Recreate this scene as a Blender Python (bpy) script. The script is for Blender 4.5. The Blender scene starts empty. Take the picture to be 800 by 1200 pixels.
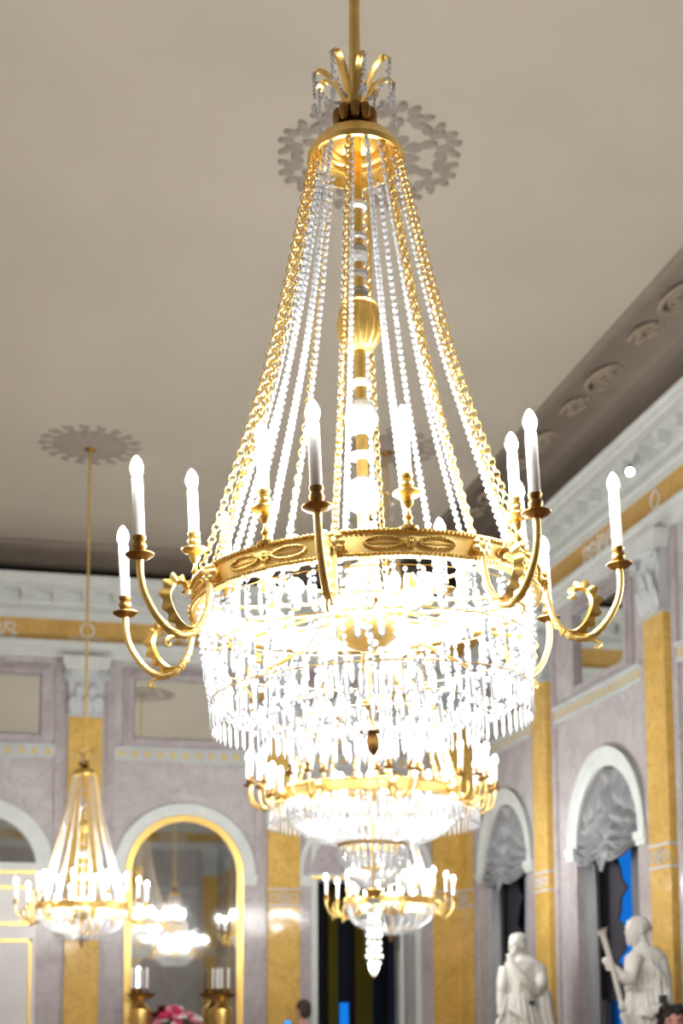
import bpy, math, random
from math import sin, cos, pi, radians as RAD, sqrt, atan2
from mathutils import Matrix, Vector
random.seed(7)
sc = bpy.context.scene
COL = sc.collection
# ------------------------------------------------------------------ camera
EYE = 1.70
YAW, PITCH, ROLL, FPX, YC = 0.2280, 0.1183, -0.0038, 1646.6, 970.1
fw = Vector((sin(YAW)*cos(PITCH), cos(YAW)*cos(PITCH), sin(PITCH)))
rt0 = Vector((cos(YAW), -sin(YAW), 0)); up0 = rt0.cross(fw)
rt = rt0*cos(ROLL) + up0*sin(ROLL); up = up0*cos(ROLL) - rt0*sin(ROLL)
cam = bpy.data.cameras.new('camera'); camo = bpy.data.objects.new('camera', cam); COL.objects.link(camo)
camo.matrix_world = Matrix(((rt.x, up.x, -fw.x, 0), (rt.y, up.y, -fw.y, 0), (rt.z, up.z, -fw.z, EYE), (0, 0, 0, 1)))
cam.sensor_fit = 'VERTICAL'; cam.sensor_height = 36; cam.sensor_width = 24
cam.lens = 36*FPX/1200; cam.shift_y = (YC-600)/1200
cam.clip_start = 0.02
cam.dof.use_dof = True; cam.dof.focus_distance = 2.62; cam.dof.aperture_fstop = 5.2
sc.camera = camo
# ------------------------------------------------------------------ world (evening sky) and exposure
w = bpy.data.worlds.new('evening_sky'); sc.world = w; w.use_nodes = True
w.node_tree.nodes['Background'].inputs[0].default_value = (0.010, 0.21, 0.80, 1)
w.node_tree.nodes['Background'].inputs[1].default_value = 1.0
BULB_E = 650.0
vs = sc.view_settings
vs.view_transform = 'Standard'; vs.look = 'None'; vs.gamma = 1; vs.use_curve_mapping = False; vs.exposure = 0.0
sc.cycles.max_bounces = 10; sc.cycles.transparent_max_bounces = 24
sc.cycles.diffuse_bounces = 4; sc.cycles.glossy_bounces = 5; sc.cycles.transmission_bounces = 8
sc.cycles.caustics_reflective = False; sc.cycles.caustics_refractive = False
sc.cycles.sample_clamp_indirect = 6.0

# ------------------------------------------------------------------ materials
MATS = {}
def newmat(name):
    m = bpy.data.materials.new(name); m.use_nodes = True; MATS[name] = m
    nt = m.node_tree; return m, nt, nt.nodes['Principled BSDF']
def plain(name, col, rough=.6, metal=0, spec=.5, bump=0, bscale=40, var=0, vscale=6, emis=None, estr=0):
    m, nt, b = newmat(name)
    b.inputs['Base Color'].default_value = (*col, 1); b.inputs['Roughness'].default_value = rough
    b.inputs['Metallic'].default_value = metal; b.inputs['Specular IOR Level'].default_value = spec
    if var or bump:
        tc = nt.nodes.new('ShaderNodeTexCoord')
    if var:
        n = nt.nodes.new('ShaderNodeTexNoise'); n.inputs['Scale'].default_value = vscale; n.inputs['Detail'].default_value = 5
        nt.links.new(tc.outputs['Object'], n.inputs['Vector'])
        r = nt.nodes.new('ShaderNodeValToRGB'); r.color_ramp.elements[0].position = .3; r.color_ramp.elements[1].position = .7
        r.color_ramp.elements[0].color = (*[c*(1-var) for c in col], 1); r.color_ramp.elements[1].color = (*[min(1, c*(1+var*.6)) for c in col], 1)
        nt.links.new(n.outputs['Fac'], r.inputs['Fac']); nt.links.new(r.outputs['Color'], b.inputs['Base Color'])
    if bump:
        n2 = nt.nodes.new('ShaderNodeTexNoise'); n2.inputs['Scale'].default_value = bscale
        nt.links.new(tc.outputs['Object'], n2.inputs['Vector'])
        bp = nt.nodes.new('ShaderNodeBump'); bp.inputs['Strength'].default_value = bump; bp.inputs['Distance'].default_value = .01
        nt.links.new(n2.outputs['Fac'], bp.inputs['Height']); nt.links.new(bp.outputs['Normal'], b.inputs['Normal'])
    if emis:
        b.inputs['Emission Color'].default_value = (*emis, 1); b.inputs['Emission Strength'].default_value = estr
    return m
def marble(name, c0, c1, vein, scale, rough, vw=.06):
    m, nt, b = newmat(name); L = nt.links.new; N = nt.nodes.new
    geo = N('ShaderNodeNewGeometry')
    n = N('ShaderNodeTexNoise'); n.inputs['Scale'].default_value = scale; n.inputs['Detail'].default_value = 6; n.inputs['Distortion'].default_value = .8
    L(geo.outputs['Position'], n.inputs['Vector'])
    r = N('ShaderNodeValToRGB'); r.color_ramp.elements[0].position = .32; r.color_ramp.elements[1].position = .68
    r.color_ramp.elements[0].color = (*c0, 1); r.color_ramp.elements[1].color = (*c1, 1); L(n.outputs['Fac'], r.inputs['Fac'])
    n2 = N('ShaderNodeTexNoise'); n2.inputs['Scale'].default_value = scale*1.7; n2.inputs['Detail'].default_value = 4; n2.inputs['Distortion'].default_value = 1.6
    L(geo.outputs['Position'], n2.inputs['Vector'])
    s = N('ShaderNodeMath'); s.operation = 'SUBTRACT'; s.inputs[1].default_value = .5; L(n2.outputs['Fac'], s.inputs[0])
    a = N('ShaderNodeMath'); a.operation = 'ABSOLUTE'; L(s.outputs[0], a.inputs[0])
    mr = N('ShaderNodeMapRange'); mr.inputs['From Min'].default_value = 0; mr.inputs['From Max'].default_value = vw; mr.inputs['To Min'].default_value = .55; mr.inputs['To Max'].default_value = 0
    L(a.outputs[0], mr.inputs['Value'])
    mx = N('ShaderNodeMix'); mx.data_type = 'RGBA'; L(mr.outputs[0], mx.inputs[0]); L(r.outputs['Color'], mx.inputs[6]); mx.inputs[7].default_value = (*vein, 1)
    b.inputs['Specular IOR Level'].default_value = .28
    L(mx.outputs[2], b.inputs['Base Color']); b.inputs['Roughness'].default_value = rough
    return m
marble('pink_marble', (.455, .42, .425), (.545, .525, .525), (.38, .335, .345), 2.2, .14)
marble('pink_strip', (.42, .37, .385), (.51, .47, .48), (.34, .295, .31), 3.0, .14)
marble('yellow_marble', (.61, .385, .09), (.74, .485, .145), (.45, .265, .07), 4.0, .09, .05)
marble('frieze_marble', (.56, .34, .10), (.68, .44, .14), (.45, .26, .08), 3.0, .35, .04)
plain('white_plaster', (.66, .69, .675), .7, bump=.1, bscale=25, var=.07)
plain('grey_plaster', (.55, .58, .60), .7, bump=.1, bscale=30, var=.10)
plain('relief_plaster', (.72, .70, .66), .7)
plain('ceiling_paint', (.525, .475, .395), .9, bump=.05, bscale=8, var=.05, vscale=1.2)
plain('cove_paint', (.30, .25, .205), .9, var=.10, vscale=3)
plain('cove_relief', (.335, .27, .205), .85)
plain('shade_black', (.008, .008, .008), .9)  # shade colour for the strips behind the cornice
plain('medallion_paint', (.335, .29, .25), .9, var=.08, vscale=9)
plain('string_yellow', (.62, .50, .24), .6); plain('string_grey', (.52, .55, .58), .6)
plain('gold', (.96, .66, .21), .30, metal=1, var=.10, vscale=60)
plain('gold_satin', (.97, .69, .25), .42, metal=1, var=.12, vscale=40)
plain('bronze', (.34, .19, .055), .38, metal=1, var=.15, vscale=50)
plain('gilt_frame', (.80, .52, .16), .35, metal=.85, bump=.3, bscale=60)
plain('candle_white', (.93, .91, .87), .8, spec=.2)
plain('mirror_glass', (.86, .89, .88), .03, metal=1)
plain('door_white', (.72, .70, .69), .35, var=.04)
plain('satin_grey', (.27, .275, .29), .5, spec=.45)
plain('satin_dark', (.13, .13, .145), .42, spec=.6)
plain('blind_dark', (.035, .032, .045), .8)
plain('statue_marble', (.74, .72, .67), .42, bump=.08, bscale=30, var=.06, vscale=5)
plain('plaque', (.02, .035, .035), .5)
plain('dark_cloth', (.012, .012, .016), .85); plain('red_cloth', (.16, .02, .03), .8); plain('denim', (.03, .04, .07), .85)
plain('skin', (.55, .30, .22), .55); plain('skin_warm', (.60, .27, .21), .5)
plain('hair_dark', (.014, .010, .009), .6, bump=.8, bscale=120); plain('hair_brown', (.045, .028, .018), .7, bump=.6, bscale=200)
plain('lip', (.45, .10, .09), .5); plain('eye_white', (.7, .68, .65), .3); plain('shoe', (.02, .015, .012), .5)
plain('phone_body', (.01, .01, .012), .3); plain('phone_screen', (.02, .1, .3), .3, emis=(.03, .35, 1.0), estr=1.2)
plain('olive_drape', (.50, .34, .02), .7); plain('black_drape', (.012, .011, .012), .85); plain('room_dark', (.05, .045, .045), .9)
plain('leaf_green', (.02, .06, .02), .6); plain('flower_red', (.55, .02, .09), .6); plain('flower_white', (.7, .62, .6), .6); plain('flower_pink', (.65, .22, .28), .6)
plain('spot_black', (.03, .03, .03), .5); plain('spot_glow', (1, 1, 1), .5, emis=(.92, 1, 1), estr=14)
plain('wood_console', (.25, .15, .05), .4)
plain('bulb_glow', (1, 1, 1), .4, emis=(.96, .97, .95), estr=BULB_E)
plain('lamp_fill_glow', (1, 1, 1), .4, emis=(.96, .97, .95), estr=BULB_E*.60)  # dimmer inner lamps, and the fill added in the tassel
# window glass: thin, clear
m, nt, b = newmat('window_glass'); b.inputs['Transmission Weight'].default_value = 1; b.inputs['Roughness'].default_value = .02; b.inputs['IOR'].default_value = 1.05
# cut crystal: clear body that also scatters the lamps' light (frosted by many facets)
m, nt, b = newmat('crystal'); N = nt.nodes.new; L = nt.links.new
g = N('ShaderNodeBsdfGlossy'); g.inputs['Roughness'].default_value = .08; g.inputs['Color'].default_value = (1, 1, 1, 1)
tl = N('ShaderNodeBsdfTranslucent'); tl.inputs['Color'].default_value = (.97, .97, .97, 1)
df = N('ShaderNodeBsdfDiffuse'); df.inputs['Color'].default_value = (.95, .95, .96, 1)
tp = N('ShaderNodeBsdfTransparent'); tp.inputs['Color'].default_value = (.97, .98, 1, 1)
m1 = N('ShaderNodeMixShader'); m1.inputs[0].default_value = .5; L(tl.outputs[0], m1.inputs[1]); L(df.outputs[0], m1.inputs[2])
m2 = N('ShaderNodeMixShader'); m2.inputs[0].default_value = .42; L(m1.outputs[0], m2.inputs[1]); L(tp.outputs[0], m2.inputs[2])
lw = N('ShaderNodeFresnel'); lw.inputs['IOR'].default_value = 1.6
m3 = N('ShaderNodeMixShader'); L(lw.outputs[0], m3.inputs[0]); L(m2.outputs[0], m3.inputs[1]); L(g.outputs[0], m3.inputs[2])
nt.links.new(m3.outputs[0], nt.nodes['Material Output'].inputs['Surface']); nt.nodes.remove(b)
# parquet floor
m, nt, b = newmat('parquet'); N = nt.nodes.new; L = nt.links.new
tc = N('ShaderNodeNewGeometry'); br = N('ShaderNodeTexBrick'); br.inputs['Scale'].default_value = 3; br.inputs['Mortar Size'].default_value = .006
br.inputs['Color1'].default_value = (.26, .15, .07, 1); br.inputs['Color2'].default_value = (.34, .21, .10, 1); br.inputs['Mortar'].default_value = (.08, .05, .03, 1)
L(tc.outputs['Position'], br.inputs['Vector']); L(br.outputs['Color'], b.inputs['Base Color']); b.inputs['Roughness'].default_value = .3

# ------------------------------------------------------------------ mesh builder
I4 = Matrix.Identity(4)
T = Matrix.Translation
def RZ(a): return Matrix.Rotation(a, 4, 'Z')
def RX(a): return Matrix.Rotation(a, 4, 'X')
def RY(a): return Matrix.Rotation(a, 4, 'Y')
def SC(x, y, z): return Matrix.Diagonal((x, y, z, 1))
class MB:
    def __init__(s): s.v = []; s.f = []
    def add(s, vs, fs, M=None):
        o = len(s.v)
        if M is not None: vs = [M @ Vector(p) for p in vs]
        s.v += [tuple(p) for p in vs]; s.f += [tuple(i+o for i in f) for f in fs]; return s
    def box(s, x0, x1, y0, y1, z0, z1, M=None):
        v = [(x, y, z) for x in (x0, x1) for y in (y0, y1) for z in (z0, z1)]
        return s.add(v, [(0, 1, 3, 2), (4, 6, 7, 5), (0, 4, 5, 1), (2, 3, 7, 6), (0, 2, 6, 4), (1, 5, 7, 3)], M)
    def lathe(s, prof, n=16, M=None, a0=0, mod=None):
        v = []; f = []; rows = []
        for (r, z) in prof:
            if r < 1e-6: rows.append([len(v)]); v.append((0, 0, z))
            else:
                rows.append(list(range(len(v), len(v)+n)))
                for k in range(n):
                    a = a0+2*pi*k/n; q = r*(mod(a, z) if mod else 1)
                    v.append((q*cos(a), q*sin(a), z))
        for A, B in zip(rows, rows[1:]):
            if len(A) == 1 and len(B) == 1: continue
            for k in range(n):
                k2 = (k+1) % n
                if len(A) == 1: f.append((A[0], B[k], B[k2]))
                elif len(B) == 1: f.append((A[k2], A[k], B[0]))
                else: f.append((A[k], B[k], B[k2], A[k2]))
        return s.add(v, f, M)
    def torus(s, R, r, n=24, m=6, M=None, sx=1):
        v = []; f = []
        for i in range(n):
            a = 2*pi*i/n
            for j in range(m):
                b_ = 2*pi*j/m; q = R+r*cos(b_)
                v.append((q*cos(a)*sx, q*sin(a), r*sin(b_)))
        for i in range(n):
            for j in range(m):
                f.append((i*m+j, ((i+1) % n)*m+j, ((i+1) % n)*m+(j+1) % m, i*m+(j+1) % m))
        return s.add(v, f, M)
    def ball(s, rx, ry, rz, M=None, n=12, k=8):
        pr = [(sin(pi*i/k), -cos(pi*i/k)) for i in range(k+1)]; pr[0] = (0, -1); pr[-1] = (0, 1)
        Q = SC(rx, ry, rz)
        return s.lathe(pr, n, (M @ Q) if M is not None else Q)
    def tube(s, pts, rad, n=8, M=None, cap=True):
        pts = [Vector(p) for p in pts]; m = len(pts)
        if not isinstance(rad, (list, tuple)): rad = [rad]*m
        v = []; f = []; t0 = (pts[1]-pts[0]).normalized()
        nrm = t0.orthogonal().normalized()
        for i, p in enumerate(pts):
            t = (pts[min(i+1, m-1)]-pts[max(i-1, 0)]).normalized()
            nrm = (nrm - t*nrm.dot(t)).normalized(); bn = t.cross(nrm)
            for k in range(n):
                a = 2*pi*k/n; v.append(p+(nrm*cos(a)+bn*sin(a))*rad[i])
        for i in range(m-1):
            for k in range(n):
                k2 = (k+1) % n; f.append((i*n+k, i*n+k2, (i+1)*n+k2, (i+1)*n+k))
        if cap: f.append(tuple(range(n-1, -1, -1))); f.append(tuple(range((m-1)*n, m*n)))
        return s.add(v, f, M)
    def prism(s, poly, d0, d1, M=None):   # poly in (x,z), extruded in y
        n = len(poly); v = [(x, d0, z) for x, z in poly]+[(x, d1, z) for x, z in poly]
        f = [tuple(range(n)), tuple(range(2*n-1, n-1, -1))]+[(k, k+n, (k+1) % n+n, (k+1) % n) for k in range(n)]
        return s.add(v, f, M)
    def annulus(s, uc, zc, ri, ro, y0, y1, a0=0, a1=pi, n=28, M=None):
        v = []; f = []
        for k in range(n+1):
            a = a0+(a1-a0)*k/n
            for (r, y) in ((ri, y0), (ro, y0), (ro, y1), (ri, y1)): v.append((uc+r*cos(a), y, zc+r*sin(a)))
        for k in range(n):
            for j in range(4): f.append((k*4+j, k*4+(j+1) % 4, k*4+4+(j+1) % 4, k*4+4+j))
        f += [(3, 2, 1, 0), (n*4, n*4+1, n*4+2, n*4+3)]
        return s.add(v, f, M)
    def mesh(s, name, mat, smooth=True):
        me = bpy.data.meshes.new(name); me.from_pydata(s.v, [], s.f); me.validate()
        import bmesh
        b_ = bmesh.new(); b_.from_mesh(me); bmesh.ops.recalc_face_normals(b_, faces=b_.faces); b_.to_mesh(me); b_.free()
        me.materials.append(MATS[mat])
        if smooth:
            me.polygons.foreach_set('use_smooth', [True]*len(me.polygons))
            try: me.set_sharp_from_angle(angle=RAD(38))
            except Exception: pass
        return me
    def obj(s, name, mat, parent=None, M=None, smooth=True):
        return mobj(name, s.mesh(name, mat, smooth), parent, M)
def mobj(name, me, parent=None, M=None):
    o = bpy.data.objects.new(name, me); COL.objects.link(o)
    if parent is not None: o.parent = parent
    if M is not None: o.matrix_local = M
    return o
def empty(name, label, cat, M=I4, group=None):
    o = bpy.data.objects.new(name, None); COL.objects.link(o); o.empty_display_size = .1
    o.matrix_world = M; o['label'] = label; o['category'] = cat
    if group: o['group'] = group
    return o
def tag(o, label, cat, group=None):
    o['label'] = label; o['category'] = cat
    if group: o['group'] = group
    return o
def struct(o): o['kind'] = 'structure'; return o
def stuff(o): o['kind'] = 'stuff'; return o
def sempty(name, M=I4):
    o = bpy.data.objects.new(name, None); COL.objects.link(o); o.matrix_world = M; o['kind'] = 'structure'; return o
def catmull(P, n=8):
    P = [Vector(p) for p in P]; out = []
    for i in range(len(P)-1):
        p0 = P[max(i-1, 0)]; p1 = P[i]; p2 = P[i+1]; p3 = P[min(i+2, len(P)-1)]
        for k in range(n):
            t = k/n
            out.append(.5*((2*p1)+(p2-p0)*t+(2*p0-5*p1+4*p2-p3)*t*t+(3*p1-p0-3*p2+p3)*t**3))
    out.append(P[-1]); return out
def along(P, step):
    """points and tangents at equal arc steps"""
    out = []; acc = 0; nxt = 0
    for a, b_ in zip(P, P[1:]):
        d = (b_-a).length
        if d < 1e-9: continue
        while nxt <= acc+d:
            out.append((a+(b_-a)*((nxt-acc)/d), (b_-a)/d)); nxt += step
        acc += d
    return out
def frame_to(p, t, roll=0):
    q = t.to_track_quat('Z', 'Y').to_matrix().to_4x4()
    return T(p) @ q @ RZ(roll)

# ------------------------------------------------------------------ room shell
XR, YF, XL, YN, ZC = 4.43, 13.6, -2.0, -4.2, EYE+4.40
def H(h): return EYE+h
FF = T((0, YF, 0)); FR = T((XR, 0, 0)) @ RZ(-pi/2); FL = T((XL, 0, 0)) @ RZ(pi/2); FN = T((0, YN, 0)) @ RZ(pi)
struct(MB().box(XL-.4, XR+.4, YN-.4, YF+4.2, -.12, 0).obj('floor', 'parquet', smooth=False))
CX0, CX1, CY0, CY1 = XL+.667, 3.763, YN+.06, 13.54
struct(MB().box(CX0-.0, CX1, CY0, CY1, ZC, ZC+.12).obj('ceiling', 'ceiling_paint', smooth=False))
def wall(name, F, u0, u1, ops, t=.32, ztop=H(3.99)):
    mb = MB(); u = u0
    for (uc, hw, zs, arched) in sorted(ops):
        mb.box(u, uc-hw, 0, t, 0, ztop); u = uc+hw
        if arched:
            n = 24
            for k in range(n):
                a, b_ = pi-pi*k/n, pi-pi*(k+1)/n
                mb.prism([(uc+hw*cos(a), zs+hw*sin(a)), (uc+hw*cos(b_), zs+hw*sin(b_)), (uc+hw*cos(b_), ztop), (uc+hw*cos(a), ztop)], 0, t)
        else: mb.box(uc-hw, uc+hw, 0, t, zs, ztop)
    mb.box(u, u1, 0, t, 0, ztop)
    return struct(mb.obj(name, 'pink_marble', M=F, smooth=False))
WIN_Y = [12.32, 10.02, 7.85, 5.6, 3.35]
IMP = H(1.17)
RW = .58
wfar = wall('wall_far', FF, XL-.35, XR+.35, [(3.40, .54, H(1.16), False)])
wright = wall('wall_right', FR, -YF, -YN, [(-y, RW, IMP, True) for y in WIN_Y])
wleft = wall('wall_left', FL, YN, YF, [])
wnear = wall('wall_near', FN, -XR, -XL, [])

# coves: sloping painted border, then a curve down behind the cornice
def cove(name, F, u0, u1, inset, prof):
    mb = MB(); n = len(prof); v = []; f = []
    for u in (u0, u1):
        for (y, z) in prof: v.append((u, y, z))
    for k in range(n-1): f.append((k, k+1, n+k+1, n+k))
    mb.add(v, f)
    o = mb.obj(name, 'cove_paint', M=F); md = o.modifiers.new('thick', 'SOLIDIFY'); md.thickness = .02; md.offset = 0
    return struct(o)
zc0 = H(4.02)
side_prof = [(-.667, ZC), (-.64, ZC-.012), (-.60, ZC-.014), (-.58, ZC-.004), (-.27, ZC-.05), (-.25, ZC-.075), (-.21, ZC-.078)]+[(-.21+.36*sin(a), ZC-.078-.36*(1-cos(a))) for a in [pi/2*k/8 for k in range(1, 9)]]
end_prof = [(-.06, ZC), (-.05, ZC-.02), (-.02, ZC-.03), (.03, ZC-.09), (.08, ZC-.16), (.12, ZC-.22)]
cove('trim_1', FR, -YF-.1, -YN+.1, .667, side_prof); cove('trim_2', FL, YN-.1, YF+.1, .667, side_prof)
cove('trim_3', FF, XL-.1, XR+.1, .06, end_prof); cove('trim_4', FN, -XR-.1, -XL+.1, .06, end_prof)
def shade_strip(name, F, u0, u1, y0, y1, z1):  # black strips that paint in the deep shade above the cornice
    return struct(MB().box(u0, u1, y1-.005, y1+.02, H(3.9), z1).box(u0, u1, y0-.2, y1, H(3.97), H(4.0)).obj(name, 'shade_black', M=F, smooth=False))
shade_strip('trim_6', FR, -YF, -YN, .0, .15, ZC-.40); shade_strip('trim_50', FL, YN, YF, .0, .15, ZC-.40)
shade_strip('trim_51', FF, XL, XR, .0, .125, ZC-.215); shade_strip('trim_52', FN, -XR, -XL, .0, .125, ZC-.215)
tr = sempty('trim_5', FR)   # painted ornaments on the cove border of the window side
def rosette_oval():
    mb = MB(); mb.torus(.10, .016, 24, 6, SC(1.35, 1, .7)); mb.torus(.06, .012, 16, 5, SC(1.2, 1, .7))
    for k in range(8): mb.ball(.028, .012, .010, RZ(k*pi/4) @ T((.035, 0, 0)), 8, 4)
    return mb.mesh('rosette', 'cove_relief')
def acanthus():
    mb = MB()
    for s_ in (-1, 1):
        mb.tube(catmull([(0, .08*s_, 0), (.1, .09*s_, 0), (.17, .02*s_, 0), (.11, -.0*s_, 0), (.10, .05*s_, 0)], 5), .013, 6, SC(1, 1, .7))
        mb.ball(.07, .022, .012, T((.05, .04*s_, 0)) @ RZ(.5*s_), 8, 4)
    mb.ball(.05, .03, .015, None, 8, 4)
    return mb.mesh('scroll', 'cove_relief')
me_r, me_a = rosette_oval(), acanthus()
slope = atan2(.046, .31)
for k in range(27):
    Yp = 13.1-.6*k
    mobj('rosette' if k % 2 else 'scroll', me_r if k % 2 else me_a, tr, T((-Yp, -.425, ZC-.028-.012)) @ RX(slope) @ RX(pi) @ SC(1.5, 1.15, 1.9))

# ------------------------------------------------------------------ entablature: cornice, frieze, architrave
def sweep(name, F, u0, u1, prof, mat):
    mb = MB(); n = len(prof); v = [(u, y, z) for u in (u0, u1) for (y, z) in prof]
    f = [(k, (k+1) % n, n+(k+1) % n, n+k) for k in range(n)]+[tuple(range(n)), tuple(range(2*n-1, n-1, -1))]
    mb.add(v, f); return struct(mb.obj(name, mat, M=F, smooth=False))
corn = [(0.01, H(3.63)), (-.03, H(3.63)), (-.03, H(3.68)), (-.05, H(3.70)), (-.05, H(3.745)), (-.075, H(3.75)), (-.085, H(3.78)), (-.085, H(3.875)), (-.20, H(3.88)), (-.20, H(3.94)), (-.215, H(3.95)), (-.225, H(3.985)), (-.25, H(4.0)), (-.25, H(4.02)), (0.01, H(4.02))]
fri = [(0.01, H(3.41)), (-.012, H(3.41)), (-.012, H(3.63)), (0.01, H(3.63))]
arc = [(0.01, H(3.25)), (-.045, H(3.25)), (-.045, H(3.31)), (-.06, H(3.31)), (-.06, H(3.37)), (-.08, H(3.38)), (-.08, H(3.41)), (0.01, H(3.41))]
me_mod = MB().box(-.055, .055, -.175, -.08, H(3.79), H(3.872)).prism([(-.055, H(3.79)), (.055, H(3.79)), (.05, H(3.77)), (-.05, H(3.77))], -.12, -.08).box(-.065, .065, -.19, -.08, H(3.86), H(3.878)).mesh('modillion', 'white_plaster', False)
def wreath():
    mb = MB()
    for k in range(20):
        a = 2*pi*k/20; mb.ball(.016, .008, .011, T((.062*cos(a), -.012, H(3.535)+.068*sin(a))) @ RY(-a-pi/2+.3), 6, 4)
    mb.torus(.062, .009, 24, 5, T((0, -.012, H(3.535))) @ RX(pi/2) @ SC(1, 1.08, 1))
    mb.tube(catmull([(-.17, -.014, H(3.45)), (-.06, -.014, H(3.458)), (0, -.014, H(3.45)), (.06, -.014, H(3.458)), (.17, -.014, H(3.45))], 5), .008, 5)
    return mb.mesh('wreath', 'relief_plaster')
def garland():
    mb = MB()
    for s_ in (-1, 1):
        for j, cx in enumerate((.10, .23)):
            mb.tube(catmull([(s_*(cx-.07), -.013, H(3.45+.0)), (s_*(cx), -.015, H(3.58)), (s_*(cx+.055), -.015, H(3.54)), (s_*(cx+.02), -.015, H(3.49)), (s_*(cx-.01), -.015, H(3.52))], 5), .010, 5)
            mb.ball(.035, .01, .018, T((s_*(cx+.05), -.013, H(3.47))) @ RY(-.5*s_), 8, 4)
            mb.ball(.02, .01, .03, T((s_*(cx-.03), -.013, H(3.56))), 8, 4)
    mb.ball(.03, .014, .06, T((0, -.012, H(3.52))), 8, 5)
    mb.ball(.018, .014, .018, T((0, -.012, H(3.595))), 8, 5)
    mb.box(-.30, .30, -.018, -.006, H(3.43), H(3.44))
    return mb.mesh('garland', 'relief_plaster')
me_w, me_g = wreath(), garland()
PIL = {'far': [.615, 2.56, 4.25, -1.33], 'right': [-13.43, -11.28, -9.01, -6.74, -4.47, -2.20, .07, 2.34], 'left': [13.43, 11.28, 9.01, 6.74, 4.47, 2.2, -.07, -2.34], 'near': [-.615, -2.56, -4.25, 1.33]}
BAY = {'far': [-.355, 1.59, 3.40], 'right': [-y for y in WIN_Y]+[-1.1], 'left': [12.33, 10.12, 7.85, 5.6, 3.35, 1.1], 'near': [.355, -1.59, -3.40]}
RNG = {'far': (XL, XR), 'right': (-YF, -YN), 'left': (YN, YF), 'near': (-XR, -XL)}
FRM = {'far': FF, 'right': FR, 'left': FL, 'near': FN}
tn = [60]
def tname(): tn[0] += 1; return 'trim_%d' % tn[0]
for sd in ('far', 'right', 'left', 'near'):
    F = FRM[sd]; u0, u1 = RNG[sd]
    c = sweep(tname(), F, u0, u1, corn, 'white_plaster')
    k = 0; u = u0+.30
    while u < u1-.26:
        mobj('modillion', me_mod, c, T((u, 0, 0))); u += .29
    mb = MB(); u = u0+.05
    while u < u1-.05: mb.box(u, u+.032, -.068, -.03, H(3.69), H(3.742)); u += .058
    stuff(mb.obj('dentils', 'white_plaster', c, smooth=False))
    f = sweep(tname(), F, u0, u1, fri, 'frieze_marble')
    for u in PIL[sd]:
        if u0+.2 < u < u1-.2: mobj('wreath', me_w, f, T((u, 0, 0)))
    for u in BAY[sd]: mobj('garland', me_g, f, T((u, 0, 0)))
    sweep(tname(), F, u0, u1, arc, 'white_plaster')

# ------------------------------------------------------------------ pilasters with band and leafy capital
def capital_parts():
    bell = MB().prism([(-.155, H(2.67)), (.155, H(2.67)), (.165, H(2.95)), (.185, H(3.12)), (-.185, H(3.12)), (-.165, H(2.95))], -.085, 0)
    bell.box(-.17, .17, -.10, 0, H(2.665), H(2.70))
    ab = MB().prism([(-.20, H(3.12)), (.20, H(3.12)), (.225, H(3.20)), (.225, H(3.25)), (-.225, H(3.25)), (-.225, H(3.20))], -.145, 0)
    def leaf(hh, ww):
        mb = MB(); v = []; f = []; n = 7
        for i in range(n):
            t = i/(n-1); hw = ww*(.55+.6*sin(pi*min(1, t*1.05))**.8)*(1-.55*t**3)*(1+.12*(i % 2))
            yy = -.01-.035*t**2.2-.012*sin(pi*t); zz = hh*(t if t < .85 else .85+(t-.85)*-.2)
            if t > .95: yy -= .02
            v += [(-hw, yy+.012, zz), (-hw*.45, yy-.004, zz), (0, yy+.004, zz), (hw*.45, yy-.004, zz), (hw, yy+.012, zz)]
        for i in range(n-1):
            for k in range(4): f.append((i*5+k, i*5+k+1, i*5+k+6, i*5+k+5))
        mb.add(v, f); return mb
    l1 = leaf(.19, .055); l2 = leaf(.15, .045)
    vol = MB()
    pts = []
    for k in range(20):
        a = -pi/2+k*.5; r = .048*(1-k/24); pts.append((r*cos(a), 0, r*sin(a)))
    vol.tube(pts, [.013*(1-.5*k/20) for k in range(20)], 6)
    return bell.mesh('bell', 'grey_plaster', False), ab.mesh('abacus', 'white_plaster', False), l1.mesh('leaf', 'grey_plaster'), l2.mesh('leaf', 'grey_plaster'), vol.mesh('volute', 'grey_plaster')
CAP = capital_parts()
me_shaft = MB().box(-.16, .16, -.06, 0, .30, H(2.67)).mesh('shaft', 'yellow_marble', False)
me_base = MB().box(-.20, .20, -.10, 0, 0, .22).box(-.18, .18, -.085, 0, .22, .30).mesh('base', 'white_plaster', False)
bmb = MB().box(-.163, .163, -.068, 0, H(1.022), H(1.04)).box(-.163, .163, -.068, 0, H(.865), H(.883))
for s_ in (-1, 0, 1):
    bmb.torus(.034 if s_ else .05, .007, 16, 5, T((s_*.095, -.062, H(.952))) @ RX(pi/2) @ SC(1.3 if s_ else 1, 1, 1))
bmb.ball(.022, .012, .022, T((0, -.062, H(.952))), 8, 5)
me_band = bmb.mesh('band', 'string_grey')
sb = MB().box(-.285, -.205, -.025, 0, 0, H(3.25)).box(.205, .285, -.025, 0, 0, H(3.25)); me_strip = sb.mesh('slab', 'pink_strip', False)
for sd in PIL:
    for u in PIL[sd]:
        p = sempty(tname(), FRM[sd] @ T((u, 0, 0)))
        mobj('shaft', me_shaft, p); mobj('base', me_base, p); mobj('band', me_band, p); mobj('slab', me_strip, p)
        cap = mobj('capital', CAP[0], p)
        mobj('abacus', CAP[1], cap)
        for x in (-.11, 0, .11): mobj('leaf', CAP[2], cap, T((x, -.085, H(2.70))))
        for x in (-.06, .06): mobj('leaf', CAP[3], cap, T((x, -.09, H(2.84))))
        for s_ in (-1, 1): mobj('volute', CAP[4], cap, T((s_*.165, -.12, H(3.065))) @ SC(s_, 1, 1))

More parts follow.
